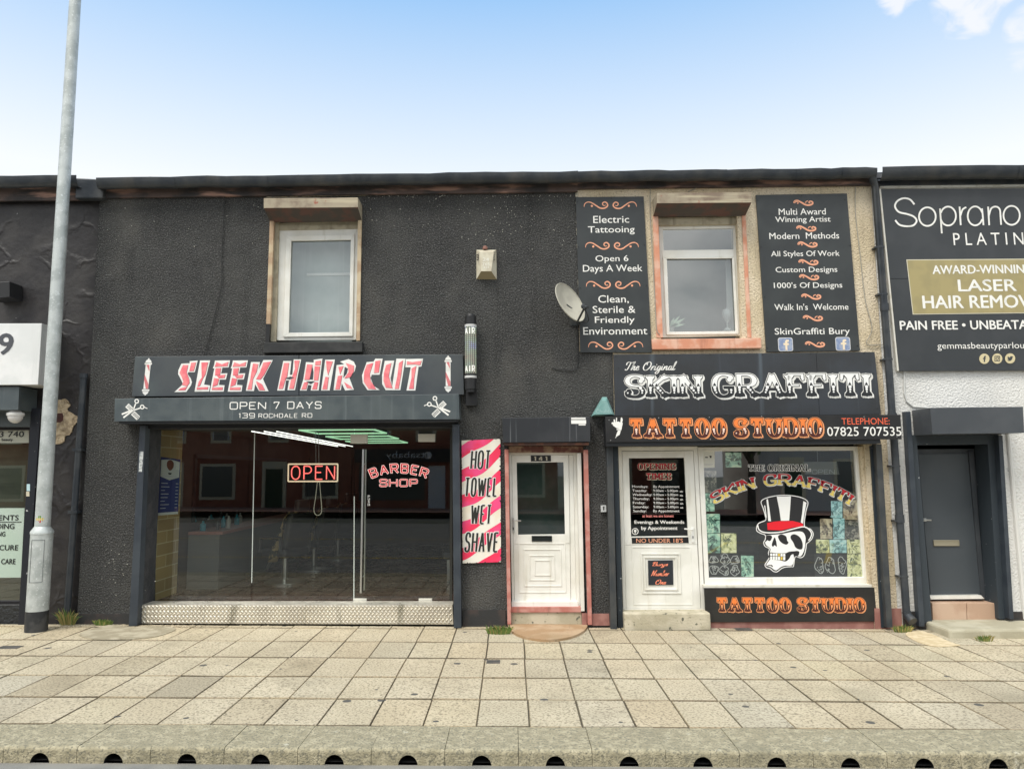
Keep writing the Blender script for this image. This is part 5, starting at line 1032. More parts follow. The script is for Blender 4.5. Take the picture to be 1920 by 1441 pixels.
b = MB(); b.tube([P(*zt([(1200, 180)])[0], .31), P(*zt([(1195, 60)])[0], .31)], .003, 5); b.build('chain', m_steel, os_)
# studio room behind the pictures
b = MB(); x0, x1 = xB1 + .15, xC1 - .15; b.box((x0, 5.2, -.1), (x1, 5.3, 2.8)); b.build('back_wall', M('studio_wall', (.13, .16, .145), .9, col2=(.07, .10, .09), vs=1.5), bC)
b = MB(); b.box((x0, .34, .05), (x1, 5.2, .12)); b.build('floor', M('studio_floor', (.05, .05, .048), .5), bC)

# ================================================================== the white house to the right
xD0 = xC1 + .004; zE_D = Z(1800, 340)
bD = thing('white_building', 'white pebbledash house on the right with the grey front door', 'building', (6.6, 0, gz(6.6)))
hD = [hole(1712, 815, 1890, 1160)]
hD = [(hD[0][0], hD[0][1], -.4, hD[0][3])]
wall(xD0, 17, -.4, zE_D, hD, 0.0015, m_white, bD); shell(xD0 + .02, 17, zE_D, 0, bD)
gutter(1648, 317, 3300, 298, 25, bD, fh=6, fasc=m_gut)
b = MB(); b.px([(1650, 346), (3290, 326), (3290, 333), (1651, 353)], -.03, .03); b.build('white_trim', m_upvcd, bD)
b = MB(); b.px([(1693, 1146), (1735, 1146), (1737, 1182), (1695, 1182)], -.014, .014); b.build('plinth', M('dark_plinth'), bD); b = MB(); b.px([(1885, 1146), (3250, 1165), (3250, 1230), (1887, 1190)], -.014, .014); b.build('plinth', M('dark_plinth'), bD)
lb = thing('advert_board', 'large charcoal beauty parlour board offering laser hair removal', 'sign', P(1850, 694, -.04))
b = MB(); y = -.055; b.px([(1652, 354.5), (2190, 351), (2208, 521), (1669, 522)], y, .05); b.px([(1669.1, 522.8), (2208, 521.8), (2226, 692), (1686, 695)], y, .05); b.build('board', M('board_charcoal', (.034, .038, .042), .42, col2=(.042, .046, .05), vs=2), lb)
b = MB(); b.frame([(1650, 352.5), (2190, 349), (2190, 351), (1652, 354.5)], [(1650.2, 352.7), (2190, 349.2), (2190, 350.8), (1652, 354.3)], y, .05); b.px([(1648.5, 354), (1651.6, 354), (1685.5, 695), (1682.5, 695)], y, .05); b.build('trim', m_upvcd, lb)
b = MB(); b.px([(1699.5, 486.5), (1996, 484.5), (2009, 586), (1711.5, 589.5)], y - .003, .002, 3); b.px([(1701.2, 488), (1994.5, 486), (2007, 584.5), (1712.8, 588)], y - .0045, .001, 1)
yl = y - .006
def stroke(pts, hw, closed=False): path_px(b, [(1600 + x / 2.881, 300 + yy / 2.881) for x, yy in pts], hw, yl - random.random() * .0006, 0, True, closed)
stroke([(330, 240), (305, 213), (270, 207), (238, 222), (225, 250), (245, 280), (290, 292), (325, 305), (342, 328), (325, 352), (290, 358), (250, 350), (226, 325)], 1.7)
el = lambda cx_, cy_, rx, ry, a0=0, a1=360, n_=16: [(cx_ + rx * math.cos(math.radians(a0 + (a1 - a0) * i / n_)), cy_ + ry * math.sin(math.radians(a0 + (a1 - a0) * i / n_))) for i in range(n_ + 1)]
stroke(el(400, 306, 45, 50)[:-1], 1.6, True)
stroke([(468, 262), (473, 330), (478, 396)], 1.6); stroke(el(512, 303, 42, 51, 200, 520), 1.6)
stroke([(574, 252), (580, 352)], 1.6); stroke([(579, 300), (590, 268), (610, 255)], 1.6)
stroke(el(658, 302, 40, 51, -20, -340), 1.6); stroke([(695, 262), (699, 300), (703, 352)], 1.6)
stroke([(728, 252), (734, 352)], 1.6); stroke([(732, 300), (745, 262), (770, 252), (790, 265), (795, 300), (798, 350)], 1.6)
stroke(el(855, 299, 44, 51)[:-1], 1.6, True)
txt(b, 'P L A T I N U M', (1787.5, 436, 1978, 459), yl, 0, -.002)
for s, bx in (('AWARD-WINNING', (1748, 496.5, 1937, 513)), ('LASER', (1796, 523.5, 1906, 546)), ('HAIR REMOVAL', (1729.5, 553, 1972, 577.5)), ('PAIN FREE \u2022 UNBEATABLE', (1687, 600.5, 1964, 617.5))): txt(b, s, bx, yl, 0, .022)
txt(b, 'gemmasbeautyparlour', (1757.5, 641.5, 1929, 657), yl, 0, .0)
for i, cx_ in enumerate((1845.7, 1869.8, 1894)):
    cy_ = 672.3 - i * .3; b.px(circ((cx_, cy_), 9.6, 22), yl, .001, 2)
    c = lambda p: [(cx_ + x, cy_ + yy) for x, yy in p]
    if i == 0: b.px(c([(-1, 6), (-1, .6), (-2.6, .6), (-2.6, -1.4), (-1, -1.4), (-1, -3.2), (.4, -5.2), (3, -5.2), (3, -3), (1.6, -3), (1.3, -1.4), (2.8, -1.4), (2.5, .6), (1.3, .6), (1.3, 6)]), yl - .0015, .001, 4)
    if i == 1:
        path_px(b, c([(-4.5, -4.5), (4.5, -4.5), (4.5, 4.5), (-4.5, 4.5)]), .6, yl - .0015, 4, False, True); path_px(b, c(circ((0, 0), 2.4, 10)), .6, yl - .0012, 4, True, True); b.px(c(circ((2.9, -2.9), .7, 6)), yl - .0012, .001, 4)
    if i == 2: b.px(c([(-5.5, 3.4), (-2.5, 2.8), (-5, .6), (-3.6, .4), (-5.4, -2), (-4, -1.8), (-4.8, -4.2), (-.6, -1.4), (.6, -4), (3, -4), (5.6, -3.4), (4.4, -1.6), (4, 1), (1.6, 4), (-2, 4.8)]), yl - .0015, .001, 4)
b.build('lettering', [m_wlet, M('khaki_gold', (.36, .30, .14), .5, col2=(.32, .27, .13), vs=5), M('pale_gold', (.60, .52, .32), .5), M('cream_line', (.62, .58, .45), .5), M('board_dark', (.04, .045, .05), .5)], lb)
# canopy, door, posts, steps
b = MB(); housing(b, [(1744, 764), (1918.5, 762), (1921, 811), (1748.5, 813.5)], -.46, -.002); b.build('shutter_box', m_slate2, bD, bevel=.006)
each('shutter_rail', m_navy, [[(1698, 771), (1707.5, 771), (1734, 1174), (1724, 1174)], [(1872, 816), (1880, 816), (1901, 1160), (1893, 1160)]], -.10, .10, bD, .004)
b = MB(); b.px([(1705, 815), (1718, 815), (1748, 1168), (1730, 1168)], -.02, .35); b.px([(1716, 815), (1872, 815), (1872, 832), (1717, 834)], -.01, .35); b.px([(1852, 832), (1872, 832), (1893, 1160), (1873, 1160)], .0, .30); b.build('door_surround', M('surround_slate', (.035, .045, .055), .55, speck=(.4, .42, .42), spk=(20, .72, .75)), bD)
b = MB(); b.px([(1716, 842), (1826, 841), (1850, 1130), (1744, 1130)], .30, .04); b.px([(1816, 846), (1824, 846), (1848, 1122), (1840, 1122)], .27, .03); b.build('door_frame', m_slate2, bD)
b = MB(); b.px([(1721, 850), (1814.5, 849.5), (1839, 1115), (1745, 1116)], .285, .04); dD = b.build('door', M('grey_door', (.062, .072, .082), .4, col2=(.07, .08, .09), vs=1.5), bD, bevel=.006)
b = MB(); b.frame(Q(1751, 1012, 1799, 1023), Q(1753, 1014, 1797, 1021), .265, .02); b.px(Q(1753, 1014, 1797, 1021), .272, .012); b.build('letter_box', M('satin_brass', (.42, .38, .28), .35, metal=.6), dD, bevel=.002)
b = MB(); b.tube([P(1734, 974, .28), P(1734, 974, .22), P(1746, 974.5, .22)], .011, 8); b.px(Q(1730, 971, 1737, 977), .27, .015); b.build('handle', m_chrome, dD)
b = MB(); b.px([(1744, 1116.5), (1840, 1115.5), (1846, 1122), (1745, 1123)], .2, .1); b.build('threshold', m_upvc, bD)
b = MB(); b.px([(1748, 1130), (1812, 1130), (1813.5, 1172), (1749.5, 1172)], .08, .35); b.px([(1813, 1130), (1881, 1130), (1885, 1172), (1814.5, 1172)], .08, .35); b.build('tiled_step', M('pink_tile', (.45, .30, .21), .7, col2=(.52, .37, .27), vs=3, bump=.2), bD, bevel=.006)
b = MB(); q = [(1779.5, 1180), (2140, 1172), (2150, 1196), (1781, 1196.5)]; f = [P(u, v, -.55) for u, v in q]; f[2].z = gz(f[2].x) - .03; f[3].z = gz(f[3].x) - .03; f[1].z = f[0].z; b.prism(f, (0, .66, 0)); tag(b.build('doorstep', M('grey_step', (.36, .33, .24), .9, col2=(.45, .42, .32), vs=3, streak2=(.22, .21, .15), bump=.4, bs=40), bevel=.03), 'wide worn concrete step in front of the grey front door', 'doorstep')
b = MB(); b.tube([P(1890, 812, -.01), P(1907, 1000, -.01), P(1922, 1160, -.01)], .028, 8); tag(b.build('white_pipe', M('white_painted_pipe', (.66, .65, .62), .6)), 'white painted pipe down the white wall right of the grey door', 'pipe')
b = MB(); b.tube([P(1695, 694, -.01), P(1696, 738, -.012), P(1700, 752, -.012), P(1712, 762, -.012), P(1740, 764, -.02)], .012, 6); tag(b.build('cable', M('white_cable', (.55, .55, .53), .6)), 'pale cable looping from the laser board to the grey door canopy', 'cable')
# downpipe between cream and white walls
ptop = P(1641, 338, -.09); pbot = P(1701, 1168, -.09); ptop.x = ptop.x; 
dp = thing('downpipe', 'tall black downpipe between the cream and white house fronts', 'pipe', pbot)
lerp = ptop.lerp
b = MB(); b.tube([P(1634, 322, -.17), P(1636, 334, -.15), P(1641, 350, -.09), lerp(pbot, .5), lerp(pbot, .985)], .048, 14); b.build('pipe', m_gut, dp, smooth=True)
for t in (.30, .55, .775):
    q = lerp(pbot, t); b = MB(); b.tube([q + Vector((0, 0, -.05)), q + Vector((0, 0, .05))], .058, 14); b.build('socket', m_gut, dp, smooth=True)
for t in (.16, .27, .42, .56, .66, .78, .9):
    q = lerp(pbot, t); b = MB(); b.box((q.x - .075, q.y - .02, q.z - .010), (q.x + .052, .0, q.z + .010)); b.tube([q + Vector((0, 0, -.012)), q + Vector((0, 0, .012))], .053, 14); b.build('bracket', m_gut, dp)
b = MB(); q = lerp(pbot, .975); b.tube([q, q + Vector((.01, -.01, -.05)), q + Vector((.03, -.09, -.11))], [.056, .056, .06], 14); b.build('shoe', m_gut, dp, smooth=True)

# ================================================================== things fixed to the walls
al = thing('alarm_box', 'cream intruder alarm box with side vents, high on the dark wall', 'alarm box', P(912, 525, 0))
k = lambda p: [(860 + x / 4.504, 440 + yy / 4.504) for x, yy in p]
b = MB(); bk = [P(*q, -.005) for q in k([(150, 128), (318, 128), (322, 378), (150, 376)])]; ft = [P(*q, -.12) for q in k([(178, 140), (298, 140), (276, 308), (190, 308)])]; bt = [P(*q, -.005) for q in k([(160, 372), (315, 372)])]
b.add(bk + ft, [[4, 5, 6, 7], [0, 1, 5, 4], [1, 2, 6, 5], [3, 0, 4, 7]]); b.add([ft[2], ft[3], bk[3], bk[2]], [[0, 1, 2, 3]], 1)
b.build('case', [M('cream_plastic', (.60, .56, .44), .5, col2=(.52, .47, .36), vs=9), M('dark_underside', (.30, .25, .15), .7)], al, bevel=.006)  # bottom face has a darker, browner colour than the case
b = MB()
for i in range(4):
    for x0, x1 in ((152, 172), (283, 303)): b.px(k([(x0, 160 + i * 14 + (8 if x0 < 200 else 0)), (x1, 160 + i * 14 + (0 if x0 < 200 else 8)), (x1, 165 + i * 14 + (0 if x0 < 200 else 8)), (x0, 165 + i * 14 + (8 if x0 < 200 else 0))]), -.09, .02)
b.build('vent', m_blk, al)
b = MB(); txt(b, '24', (905, 483, 917, 489.5), -.121, 0, .02); txt(b, '765', (904.5, 492, 918, 498), -.121, 0, .02); txt(b, '321', (906, 499, 917, 503), -.121, 0, .02); b.build('faded_numbers', M('faded_white', (.72, .70, .62), .6), al)
b = MB(); c = P(909.5, 463.5, -.05); b.lathe(c + Vector((0, 0, -.03)), [(.032, 0), (.034, .02), (.03, .04), (.012, .05)], 16); b.build('beacon', M('brown_lens', (.25, .12, .09), .4), al, smooth=True)
al = thing('alarm_box', 'teal triangular alarm box beside the TATTOO STUDIO sign', 'alarm box', P(1130, 778, 0))
b = MB(); bk = [P(*q, -.005) for q in ((1129, 744), (1138, 744), (1153, 779), (1108, 781))]; ft = [P(*q, -.13) for q in ((1129.5, 750), (1137, 750), (1149, 776.5), (1113, 777.5))]
b.add(bk + ft, [[4, 5, 6, 7], [0, 1, 5, 4], [1, 2, 6, 5], [3, 0, 4, 7], [2, 3, 7, 6]]); b.build('case', M('teal_plastic', (.17, .33, .31), .5, col2=(.22, .38, .36), vs=9), al, bevel=.004)
b = MB(); txt(b, 'Chubb', (1117, 767, 1145, 774), -.131, 0, .0); b.build('lettering', M('pale_teal_print', (.34, .50, .47), .6), al)
b = MB(); housing(b, [(1126.5, 947), (1136.5, 946.5), (1137, 959), (1127, 959.5)], -.05, -.002); b.px([(1131, 949.5), (1133, 949.5), (1133, 956), (1131, 956)], -.053, .003, 1); b.px(circ((1132, 950.5), 1.6, 8), -.0535, .003, 1); tag(b.build('key_switch', [M('pale_steel', (.55, .56, .56), .4, metal=.3), m_blk]), 'small pale key switch box between the white door and studio', 'key switch')
# satellite dish
sd_ = thing('satellite_dish', 'grey-cream oval satellite dish on the edge of the dark wall', 'satellite dish', P(1085, 605, 0))
nrm = Vector((.60, -.55, .32)).normalized(); cen = P(1067.5, 567.5, -.26); ex = nrm.cross(Vector((0, 0, 1))).normalized(); ez = ex.cross(nrm)
b = MB(); rings = 7; vs = []; fs = []; na = 36; R = .275
# turn the long axis of the oval to the picture's falling diagonal
ax1 = (P(1091, 603, -.26) - P(1042, 533, -.26)); ax1 = (ax1 - nrm * ax1.dot(nrm)).normalized(); ax2 = nrm.cross(ax1)
def dish(r, a): return cen + ax1 * (r * 1.06 * math.cos(a)) + ax2 * (r * .96 * math.sin(a)) + nrm * (.24 * r * r / R - .05)
for s in (0, 1):
    off = nrm * (-.008 * s); base = len(vs)
    for i in range(rings + 1):
        for j in range(na): vs.append(dish(R * i / rings, 2 * math.pi * j / na) + off)
    for i in range(rings):
        for j in range(na): f = [base + i * na + j, base + i * na + (j + 1) % na, base + (i + 1) * na + (j + 1) % na, base + (i + 1) * na + j]; fs.append(f if s == 0 else f[::-1])
t0 = rings * na; t1 = (rings + 1) * na + rings * na
for j in range(na): fs.append([t0 + j, t0 + (j + 1) % na, t1 + (j + 1) % na, t1 + j])
b.add(vs, fs); b.tube([dish(R, 2 * math.pi * j / na) for j in range(na + 1)], .007, 6, cap=False); b.build('reflector', M('dish_grey', (.44, .42, .35), .5, col2=(.38, .36, .30), vs=6), sd_, smooth=True)
foot = min((dish(R, 2 * math.pi * j / 36) for j in range(36)), key=lambda q: q.z); head = P(1097, 575, -.66)
b = MB(); b.tube([foot - nrm * .05, foot, head], .014, 8); b.build('feed_arm', m_gmetal, sd_)
b = MB(); dd = (cen - head).normalized(); b.tube([head - dd * .07, head - dd * .02, head + dd * .03, head + dd * .05], [.018, .018, .03, .034], 12); b.tube([head + Vector((0, 0, -.03)), head + Vector((0, 0, .025))], .024, 10); b.build('receiver', m_gmetal, sd_, smooth=True)
b = MB(); wl = P(1090, 600, 0); b.tube([cen - nrm * .06, Vector((wl.x - .08, -.12, wl.z + .08)), Vector((wl.x - .08, 0, wl.z + .05))], .02, 8); b.box((wl.x - .16, -.02, wl.z - .08), (wl.x, 0, wl.z + .18)); b.build('wall_bracket', m_gmetal, sd_)
b = MB(); b.tube(cr([head + Vector((0, 0, -.03)), P(1104, 598, -.5), P(1098, 604, -.3), P(1090, 602, -.1), P(1083, 610, -.02), P(1084, 650, -.012), P(1081, 690, -.012), P(1060, 694, -.012), P(1034, 690, -.012)], 6), .006, 5); tag(b.build('cable', m_cable), 'black cable from the satellite dish down the dark wall', 'cable')
# moving-message barber light
lp = thing('barber_light', 'slim tube barber light of coloured dots reading AIR, right of the pink letters', 'barber light', P(883, 745, -.03))
c0 = P(883.3, 713, -.14); c1 = P(881.6, 607, -.14); cx0 = (c0.x + c1.x) / 2; zb, ztp = c0.z, c1.z; CY = Vector((cx0, -.14, 0)); RR = .077
b = MB(); mt = M('led_tube', (.35, .34, .28), .3, emit=((.5, .45, .3), .0)); n = mt.node_tree.nodes; l = mt.node_tree.links; pb = n['Principled BSDF']
tcn = n.new('ShaderNodeTexCoord'); mp = n.new('ShaderNodeMapping'); mp.inputs['Scale'].default_value = (38, 38, 38); l.new(tcn.outputs['Object'], mp.inputs[0])
fr = n.new('ShaderNodeVectorMath'); fr.operation = 'FRACTION'; l.new(mp.outputs[0], fr.inputs[0]); sx = n.new('ShaderNodeSeparateXYZ'); l.new(fr.outputs[0], sx.inputs[0])
def nm(op, a, c_):
    x = n.new('ShaderNodeMath'); x.operation = op
    for i, q in ((0, a), (1, c_)):
        if isinstance(q, (int, float)): x.inputs[i].default_value = q
        else: l.new(q, x.inputs[i])
    return x.outputs[0]
g1 = nm('GREATER_THAN', sx.outputs[0], .38); g2 = nm('GREATER_THAN', sx.outputs[2], .38); gg = nm('MULTIPLY', g1, g2)
nz_ = n.new('ShaderNodeTexNoise'); nz_.inputs['Scale'].default_value = 5; l.new(tcn.outputs['Object'], nz_.inputs[0]); rp = n.new('ShaderNodeValToRGB'); l.new(nz_.outputs[0], rp.inputs[0]); e = rp.color_ramp.elements
e[0].position = .30; e[0].color = (.6, .25, .2, 1); e[1].position = .72; e[1].color = (.15, .2, .8, 1)
for ps, cl_ in ((.42, (.5, .5, .35, 1)), (.52, (.45, .62, .42, 1)), (.62, (.45, .5, .8, 1))): q = e.new(ps); q.color = cl_
l.new(rp.outputs[0], pb.inputs['Emission Color']); l.new(nm('MULTIPLY', gg, .34), pb.inputs['Emission Strength'])
pb.inputs['Base Color'].default_value = (.12, .12, .11, 1)
b.tube([Vector((cx0, -.14, zb + .09)), Vector((cx0, -.14, ztp - .03))], RR, 28); b.build('dot_screen', mt, lp, smooth=True)
b = MB()
for za, zc, r_ in ((zb - .12, zb - .02, RR * .98), (zb - .16, zb - .12, RR * .8)): b.tube([Vector((cx0, -.14, za)), Vector((cx0, -.14, zc))], r_, 28)
b.build('end_cap', m_blk, lp, smooth=True); b = MB()
for za, zc, r_ in ((ztp - .03, ztp + .02, RR * 1.03), (ztp + .02, ztp + .10, RR * .98)): b.tube([Vector((cx0, -.14, za)), Vector((cx0, -.14, zc))], r_, 28)
b.tube([Vector((cx0, -.14, ztp + .1)), Vector((cx0, -.14, ztp + .13))], [RR * .95, RR * .7], 28); b.build('end_cap', m_blk, lp, smooth=True)
b = MB()
b.tube([Vector((cx0, -.14, zb + .03)), Vector((cx0, -.14, zb + .06))], RR * 1.06, 28); b.tube([Vector((cx0, -.14, zb - .02)), Vector((cx0, -.14, zb + .09))], RR * 1.01, 28, 1); b.build('ring', [M('ring_white', (.55, .55, .54), .3), m_blk], lp, smooth=True)
b = MB(); b.tube([Vector((cx0, -.14, ztp - .045)), Vector((cx0, -.14, ztp - .015))], RR * 1.06, 28); b.build('ring', M('ring_white'), lp, smooth=True)
b = MB(); b.box((cx0 - .07, -.06, zb - .33), (cx0 + .08, 0, zb - .1)); b.box((cx0 - .03, -.1, zb - .18), (cx0 + .03, 0, zb - .06)); b.box((cx0 - .03, -.12, ztp + .02), (cx0 + .03, 0, ztp + .12)); b.build('bracket', m_blk, lp)
b = MB()
def cyl_letters(s, z0, z1, w_):
    ws, pos, tot = layout(s, dict(thick=.09, thin=.09, rad=.1, space=.25), 2.0); st = dict(thick=.09, thin=.09, rad=.1)
    for ch, x0 in pos:
        for pl, idx in glyph(ch, st, ws)[0]:
            pts = []
            for p in pl:
                a = ((p.x + x0) / tot - .5) * w_ / RR - .12 ; r_ = RR + .003 + (idx % 9) * .0002; pts.append(Vector((cx0 + r_ * math.sin(a), -.14 - r_ * math.cos(a), z0 + (z1 - z0) * p.y)))
            b.add(pts, [list(range(len(pts)))])
cyl_letters('AIR', zb + .115, zb + .19, .15); b.build('dot_lettering', M('lit_white', (.6, .6, .56), .4, emit=((1, .98, .9), .22)), lp); b = MB(); cyl_letters('AIR', ztp - .145, ztp - .065, .15); b.build('dot_lettering', M('lit_white', (.6, .6, .56), .4, emit=((1, .98, .9), .22)), lp)
# cables on the walls
for pts, mat_, lab in ((((421, 366), (419.5, 400), (416, 470), (415, 535), (404, 585), (390, 640), (381, 668)), m_cable, 'thin black cable hanging down the dark wall left of the upper window'),
                       (((1210, 325), (1218, 335), (1219, 350), (1219, 400), (1221, 440), (1228, 560), (1231, 615), (1237, 627)), M('grey_cable', (.30, .28, .24), .7), 'grey cable down the cream wall beside the orange reveal'),
                       (((1360, 318), (1340, 332), (1310, 350), (1290, 360)), M('grey_cable'), 'slack grey cable from the gutter to the right shutter box'),
                       (((1604, 350), (1604, 400), (1613, 480), (1622, 560), (1635, 615), (1625, 645), (1660, 645)), M('grey_cable'), 'thin cable down the cream strip beside the downpipe')):
    b = MB(); b.tube(cr([P(u, v, -.02) for u, v in pts], 5), .006, 5); tag(b.build('cable', mat_), lab, 'cable')

# ================================================================== lamp post
pb0 = G(67.5, 1182); lpst = thing('lamp_post', 'tall galvanised steel lamp post at the left edge of the pavement', 'lamp post', pb0)
m_galv = M('galvanised_steel', (.50, .53, .52), .5, metal=.3, col2=(.38, .41, .40), vs=7, vlo=.4, vhi=.62, speck=(.62, .65, .65), spk=(38, .58, .72), rvar=.1)
pt = P(141, 0, pb0.y); ln = lambda z: pb0 + (pt - pb0) * ((z - pb0.z) / (pt.z - pb0.z))
zs_ = P(75, 1000, pb0.y).z
b = MB(); zz = [(pb0.z + .17, .128), (zs_ - .0, .128)]; b.tube([ln(z) for z, r in zz], [r for z, r in zz], 24); b.tube([ln(zs_), ln(zs_ + .03), ln(zs_ + .09)], [.133, .133, .092], 24); b.build('base_section', m_galv, lpst, smooth=True)
b = MB(); b.tube([ln(pb0.z - .1), ln(pb0.z + .25)], .1295, 24); b.build('black_band', M('bitumen_band', (.02, .022, .025), .55, col2=(.05, .05, .05), vs=7), lpst, smooth=True)
b = MB(); b.tube([ln(zs_ + .08), ln(5), ln(8.2), ln(10.0)], [.090, .080, .073, .068], 22); b.build('shaft', m_galv, lpst, smooth=True)
b = MB(); tp = ln(10.0); b.tube(cr([tp, tp + Vector((.02, -.15, .25)), tp + Vector((.05, -.9, .45))], 6), .035, 10); b.build('bracket_arm', m_galv, lpst, smooth=True)
b = MB(); e0 = tp + Vector((.05, -.85, .44)); b.sphere(e0 + Vector((0, -.35, 0)), .2, 16, sc=(.75, 2.0, .45)); b.build('lantern', m_slate2, lpst, smooth=True)
b = MB(); qd = Q(53, 1013, 93, 1015); rd = .131; yy0 = pb0.y
for (u0, v0, u1, v1) in ((60, 1012, 94, 1014),):
    pass
dz0 = P(72, 1012, pb0.y - .12).z; b.prism([ln(dz0 - .5) + Vector((rd * math.sin(a), -rd * math.cos(a), 0)) * 1.01 for a in [-.5 + i * .1 for i in range(14)]] + [ln(dz0) + Vector((rd * math.sin(a), -rd * math.cos(a), 0)) * 1.01 for a in [.8 - i * .1 for i in range(14)]], (0, .012, 0)) if False else None
for z_ in (dz0, dz0 - .52): b.tube([ln(z_) + Vector((.1295 * math.sin(a), -.1295 * math.cos(a), 0)) for a in [-.4 + i * .12 for i in range(11)]], .003, 5)
for a in (-.4, .8): b.tube([ln(z_) + Vector((.1295 * math.sin(a), -.1295 * math.cos(a), 0)) for z_ in (dz0, dz0 - .52)], .003, 5)
b.build('door_seam', M('seam_dark', (.12, .13, .13), .7), lpst)
b = MB(); zst = P(82, 973, pb0.y - .09).z
for i, cz in enumerate(((.10, .26, .06), (.62, .48, .10), (.42, .05, .04))):
    za, zc = zst + .045 - i * .03, zst + .045 - (i + 1) * .03
    w0 = lambda z_: .6 * math.sqrt(max(.02, 1 - ((z_ - zst) / .047) ** 2))
    for j in range(6):
        f_ = lambda z_, t: ln(z_) + Vector((.0895 * math.sin(.15 + (t - .5) * 2 * w0(z_)), -.0895 * math.cos(.15 + (t - .5) * 2 * w0(z_)), 0))
        b.add([f_(za, j / 6), f_(za, (j + 1) / 6), f_(zc, (j + 1) / 6), f_(zc, j / 6)], [[0, 1, 2, 3]], i)
b.build('round_sticker', [M('sticker_green', (.12, .25, .06), .5), M('sticker_yellow', (.6, .46, .1), .5), M('sticker_red', (.4, .05, .04), .5)], lpst)
# metal covers let into the pavement
for (u, v, w_, lab) in ((925, 1240, 24, 'small dark square cover in the pavement before the white door'), (18, 1213, 40, 'dark rectangular cover in the pavement beside the lamp post'), (1393, 1179, 34, 'thin dark cover plate at the foot of the studio panel')):
    b = MB(); c = G(u, v); q = [c + Vector((sx_ * w_ / 330, sy_ * .07, .004)) for sx_, sy_ in ((-1, -1), (1, -1), (1, 1), (-1, 1))]; b.prism(q, (0, 0, -.02))
    for i in range(3): b.prism([q[0].lerp(q[3], (i + .7) / 3.6) + Vector((.01, 0, .003)), q[1].lerp(q[2], (i + .7) / 3.6) + Vector((-.01, 0, .003)), q[1].lerp(q[2], (i + 1.1) / 3.6) + Vector((-.01, 0, .003)), q[0].lerp(q[3], (i + 1.1) / 3.6) + Vector((.01, 0, .003))], (0, 0, -.003))
    tag(b.build('access_cover', M('cast_iron', (.07, .07, .065), .7, col2=(.11, .10, .09), vs=12)), lab, 'cover')
# weeds
m_wd = [M('weed_green', (.10, .17, .035), .7, col2=(.17, .24, .06), vs=18), M('weed_straw', (.34, .28, .10), .8)]
def weed(u, v, n_, h, spread, lab, straw=.25, seed=1):
    rg = random.Random(seed); b = MB(); c = G(u, v); c.y = min(c.y, -.05); c.z = gz(c.x)
    for _ in range(n_):
        a = rg.uniform(0, 6.28); r = spread * rg.random() ** .7; p = c + Vector((r * math.cos(a), -abs(r * math.sin(a)) * .5, 0)); hh = h * rg.uniform(.4, 1); ln_ = Vector((math.cos(a) * rg.uniform(.1, .8), -rg.uniform(0, .5), 1)).normalized() * hh; sd2 = Vector((-ln_.y - .3, ln_.x, 0)).normalized() * rg.uniform(.004, .011); ti = p + ln_ + Vector((ln_.x * .3, 0, -abs(ln_.x) * .3)); mid = p + ln_ * .55 + Vector((0, 0, .01))
        b.add([p - sd2 * .4, p + sd2 * .4, mid + sd2, ti, mid - sd2], [[0, 1, 2, 4], [4, 2, 3]], 1 if rg.random() < straw else 0)
    tag(b.build('weed', m_wd, origin=c), lab, 'weed', 'weeds along the foot of the walls')
weed(195, 1171, 150, .10, .11, 'low green weed tuft on the dirt left of the barber front', .1, 2)
weed(141, 1166, 70, .26, .10, 'tall straw-coloured weed at the foot of the corner pipe', .55, 3)
weed(936, 1187, 220, .13, .15, 'grassy weed clump left of the half-round doorstep', .2, 4)
weed(1692, 1184, 130, .12, .11, 'small weed beside the downpipe shoe', .4, 5)
weed(1845, 1201, 60, .10, .10, 'sparse weeds along the concrete step at the right', .4, 6)

# ================================================================== inside the barber shop
rx0, rx1, ry1 = X(287, 900, .36) - .03, X(849, 900, .36) + .3, 8.6; zc = 2.68; zf = .27
def room(name, mat, *boxes):
    b = MB()
    for bx in boxes: b.box(*bx)
    return b.build(name, mat, bB)
room('shop_floor', M('brown_floor_tile', (.13, .065, .05), .25, spec=.5, col2=(.18, .10, .075), vs=3, rvar=.08), ((rx0, .37, zf - .1), (rx1, ry1, zf)))
b = MB()
for k in range(13): b.box((rx0 + .02, .7 + k * .6, zf + .001), (rx1 - .02, .708 + k * .6, zf + .003))
for k in range(8): b.box((rx0 + .3 + k * .6, .38, zf + .0012), (rx0 + .308 + k * .6, ry1, zf + .0032))
b.build('floor_joints', M('tile_joint', (.03, .025, .02), .9), bB)
room('shop_ceiling', M('shop_ceiling_dark', (.12, .11, .09), .7), ((rx0, .37, zc), (rx1, ry1, zc + .1)))
room('shop_side_wall', M('dark_red_wall', (.08, .055, .047), .7, col2=(.06, .04, .035), vs=1), ((rx1, .4, zf), (rx1 + .08, ry1, zc)), ((rx0 - .08, 1.35, zf), (rx0, ry1, zc)))
room('shop_back_wall', M('back_wall_dark', (.07, .06, .05), .8), ((rx0, ry1, zf), (rx1, ry1 + .08, zc)))
mt = M('stone_cladding', (.42, .32, .16), .8, bump=.5, bs=30); n = mt.node_tree.nodes; l = mt.node_tree.links
tcn = n.new('ShaderNodeTexCoord'); mp = n.new('ShaderNodeMapping'); mp.inputs['Rotation'].default_value = (math.pi / 2, 0, math.pi / 2); l.new(tcn.outputs['Object'], mp.inputs[0])
sx = n.new('ShaderNodeSeparateXYZ'); l.new(tcn.outputs['Object'], sx.inputs[0]); cb_ = n.new('ShaderNodeCombineXYZ'); l.new(sx.outputs[1], cb_.inputs[0]); l.new(sx.outputs[2], cb_.inputs[1])
